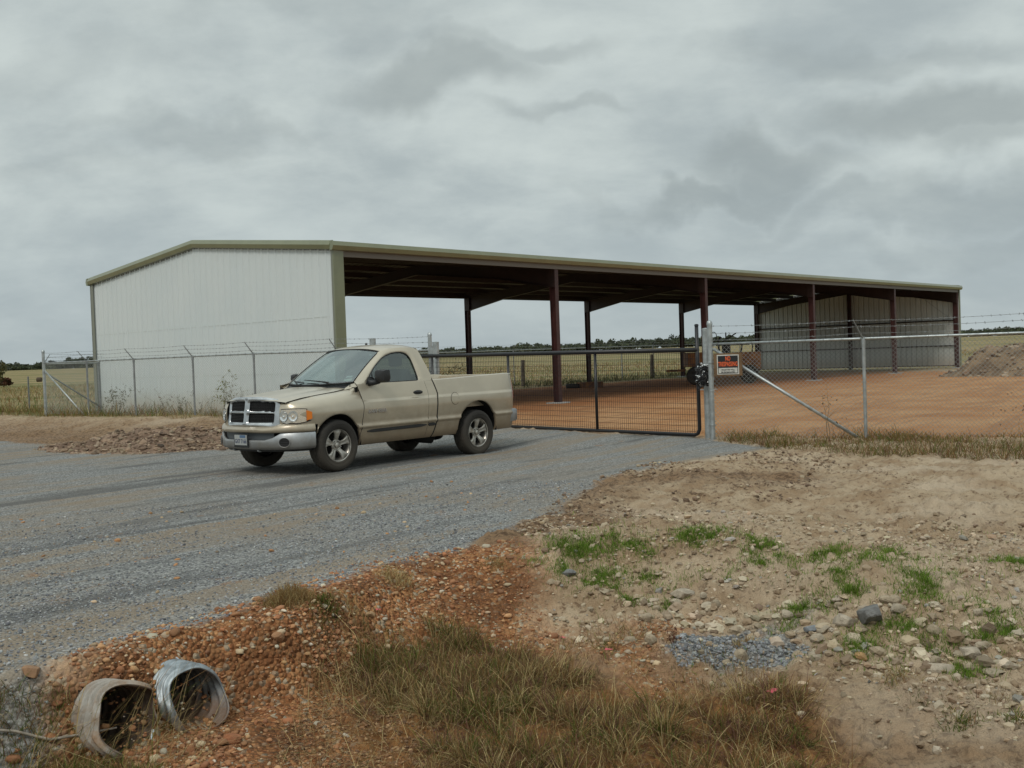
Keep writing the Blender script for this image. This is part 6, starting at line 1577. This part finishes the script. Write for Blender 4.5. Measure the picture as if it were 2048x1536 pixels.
# ------------------------------------------------------------------ things inside and behind the shed
M['rust_orange'] = mat('rusty_orange_paint', (.30, .125, .03), .7, col2=(.14, .055, .025), vscale=3, bump=.2, bscale=20)
M['machine'] = mat('dark_machinery', (.03, .027, .025), .6, var=.4, vscale=8)
def build_trailer():
    Yt = 48.5; a = atY(1376, 730, Yt); b = atY(1522, 730, Yt); L = b[0] - a[0]
    root = empty('equipment_trailer', (a[0], Yt, 0), .0, 'rusty orange two-wheeled equipment trailer parked at the back of the shed', 'trailer')
    MB().box((0, 0, .82), (.95, 1.3, 1.47)).build('front_box', M['rust_orange'], root, bevel=.02)
    MB().box((2.25, -.05, .62), (L, 1.35, 1.42)).build('rear_box', M['rust_orange'], root, bevel=.02)
    MB().box((.951, .05, .70), (2.249, 1.25, .84)).box((-.9, .6, .62), (-.001, .7, .72)).build('chassis', M['rust_orange'], root)
    mb = MB()
    mb.box((1.35, .35, .841), (2.2, 1.0, 1.35)).tube([(1.55, .5, 1.3), (1.5, .5, 1.95), (1.62, .5, 2.15)], .05, 8).tube([(1.9, .7, 1.3), (1.9, .7, 1.9)], .20, 10).tube([(1.9, .7, 1.9), (1.9, .7, 2.35)], .03, 6).tube([(1.7, .6, 1.9), (2.35, .6, 2.3)], .03, 6)
    mb.build('engine', M['machine'], root)
    MB().tube([(1.3 + .0 + .14 * cos(t), .5, 2.16 + .22 * sin(t)) for t in np.linspace(0, 2 * pi, 17)], .018, 5, cap=False).build('steering_ring', M['machine'], root)
    MB().tube([(2.5, .3, 1.42), (2.55, .3, 1.75)], .035, 6).build('lever', M['machine'], root); MB().tube([(3.0, .3, 1.42), (3.05, .3, 1.85)], .03, 6).build('lever', M['machine'], root)
    for x in (.32, 2.75):
        w = empty('wheel', (x, -.12, .42)); w.parent = root
        MB().lathe([(.2, -.1), (.38, -.11), (.42, -.07), (.42, .07), (.38, .11), (.2, .1)], 28, 'y').build('tyre', M['tyre'], w, smooth=True)
        MB().lathe([(.2, -.08), (.16, -.02), (0, -.03)], 20, 'y').build('rim', M['machine'], w)
build_trailer()
p = atY(1172, 761, 50.0); o = empty('steel_tray', (p[0], p[1], 0), .4, 'low rusty orange steel tray beside the middle back column', 'tray')
MB().box((-.35, -.3, 0), (.75, .3, .06)).box((-.35, -.3, .0601), (-.30, .3, .26)).box((.70, -.3, .0601), (.75, .3, .26)).box((-.299, -.3, .0601), (.699, -.25, .26)).box((-.299, .25, .0601), (.699, .3, .26)).build('tray_body', M['rust_orange'], o)
p = atY(1145, 761, 50.0); o = MB().lathe([(.16, -.09), (.30, -.10), (.33, -.05), (.33, .05), (.30, .10), (.16, .09), (.16, -.09)], 28, 'z', (0, 0, .10)).build('loose_tyre', M['tyre'], smooth=True); o.location = (p[0], p[1], ter(p[0], p[1])); tag(o, 'black tyre lying flat beside the orange steel tray', 'tyre')
M['wood'] = mat('old_wood_post', (.14, .115, .09), .9, var=.5, vscale=6)
for px, pt, pb, Y, r_, lb in ((1045, 720, 772, 56, .105, 'thick old wooden post in the grass behind the gate wire'), (1303, 709, 752, 64, .10, 'shorter wooden post left of the third back column')):
    t = atY(px, pt, Y); z0 = ter(t[0], Y); mb = MB().tube([(0, 0, -.2), (0, 0, (t[2] - z0) * .6), (.02, 0, t[2] - z0)], [r_, r_ * .96, r_ * .92], 12)
    o = mb.build('wooden_post', M['wood'], smooth=False, auto=40); o.location = (t[0], Y, z0); tag(o, lb, 'post')
for px, pt, Y, lb in ((56, 753, 42, 'thin steel fence post standing in the field left of the corner post'),):
    t = atY(px, pt, Y); z0 = ter(t[0], Y); o = MB().box((-.03, -.004, 0), (.03, .004, t[2] - z0)).box((-.004, -.04, 0), (.004, -.0041, t[2] - z0)).build('steel_post', M['galv_dull']); o.location = (t[0], Y, z0); tag(o, lb, 'post')
# distant bale-like dark thing and the shrubs at the left edge
t = atY(78, 748, 150); z0 = ter(t[0], 150); o = MB().lathe([(0, -.3), (.32, -.3), (.35, -.25), (.35, .25), (.32, .3), (0, .3)], 20, 'x', (0, 0, .3)).build('hay_bale', mat('old_hay', (.08, .06, .04), .95), smooth=False, auto=40); o.location = (t[0], 150, z0); tag(o, 'dark round bale far out in the field by the corner post', 'bale')

def crown(name, c, rad, n, ls, cols, seed, parent=None, m='grass', hollow=.55):
    r = np.random.default_rng(seed); K = max(5, int(n / 60)); cc = r.normal(size=(K, 3)); cc /= np.linalg.norm(cc, axis=1)[:, None]; cc *= r.uniform(.2, .85, (K, 1)); 
    k_ = r.integers(0, K, n); d = r.normal(size=(n, 3)); d /= np.linalg.norm(d, axis=1)[:, None]
    p = (cc[k_] + d * r.uniform(hollow, 1, (n, 1)) * .36) * rad + c
    e1 = r.normal(size=(n, 3)); e1 /= np.linalg.norm(e1, axis=1)[:, None]; e2 = np.cross(e1, r.normal(size=(n, 3))); e2 /= np.linalg.norm(e2, axis=1)[:, None]; s_ = ls * r.uniform(.5, 1.3, (n, 1))
    return np.stack([p - e1 * s_, p + e2 * s_ * .6, p + e1 * s_, p - e2 * s_ * .6], 1).reshape(-1, 3), np.repeat(pal(cols, n), 4, axis=0)
for px, Y, h_, w_, cols, lb in ((6, 120, 1.0, 1.3, [(.14, .06, .035), (.10, .045, .03), (.08, .07, .03)], 'low red-brown bush at the left edge of the field'), (-14, 95, 3.6, 1.6, [(.10, .10, .04), (.14, .12, .05), (.07, .07, .03)], 'thin leafy sapling cut by the left edge of the photo')):
    t = atY(px, 740, Y); z0 = ter(t[0], Y); root = empty('shrub', (t[0], Y, z0), 0, lb, 'shrub')
    V, c_ = crown('x', np.array([0, 0, h_ * .55]), np.array([w_, w_ * .8, h_ * .5]), 900, .14, cols, int(px) + 50)
    mk('crown', V, np.arange(len(V)).reshape(-1, 4), M['grass'], root, attrs={'tint': c_})
    mb = MB(); 
    for q in range(4): mb.tube([(0, 0, 0), (w_ * .2 * cos(q * 1.6), w_ * .2 * sin(q * 1.6), h_ * .35), (w_ * .5 * cos(q * 1.6 + .3), w_ * .5 * sin(q * 1.6), h_ * .7)], [.05, .035, .015], 5)
    mb.build('trunk', M['wood'], root)

# far wood on the horizon: one mass of small crowns, height following the photographed skyline
def treeline():
    prof = [(-700, 13), (-200, 12), (0, 11), (40, 11), (75, 9), (140, 17), (180, 18), (300, 15), (600, 13), (880, 11), (905, 9), (1000, 12), (1060, 15), (1100, 12), (1180, 13), (1230, 18), (1300, 19), (1400, 18), (1500, 18), (1700, 14), (1900, 15), (1960, 15), (2048, 19), (2300, 16), (2800, 15)]
    Vs, Cs, i = [], [], 0; r = np.random.default_rng(5); px = -650.0
    while px < 2750:
        hp = np.interp(px, *zip(*prof)) * r.uniform(.80, 1.08)
        for row in (0, 1, 2):
            Y = 500 + (8, 30, 0)[row] + r.uniform(-6, 6); d = ray(px + r.uniform(-6, 6), 768 - F_PX * PITCH + (1024 - px) * .0353); t = Y / d[1]; x = d[0] * t; z0 = ter(x, Y)
            hh = max(1.6, (hp + 3) / F_PX * Y * (.9, 1.05, .62)[row]); w_ = r.uniform(2.4, 4.4)
            tint = r.uniform(.9, 1.15); hh *= np.interp(px, [900, 1900], [1.1, .9])
            V, c_ = crown('x', np.array([x, Y, z0 + hh * .48]), np.array([w_ * 1.25, w_ * 1.25, hh * .56]), 170, .62, [(.075 * tint, .090 * tint, .052), (.095 * tint, .100 * tint, .060), (.060, .072 * tint, .048)], i); Vs.append(V); Cs.append(c_); i += 1
        px += r.uniform(4.5, 8)
    V = np.concatenate(Vs); o = mk('far_woodland', V, np.arange(len(V)).reshape(-1, 4), M['grass'], attrs={'tint': np.concatenate(Cs)}); o['kind'] = 'stuff'; tag(o, 'dark line of low trees along the horizon', 'woodland')
treeline()
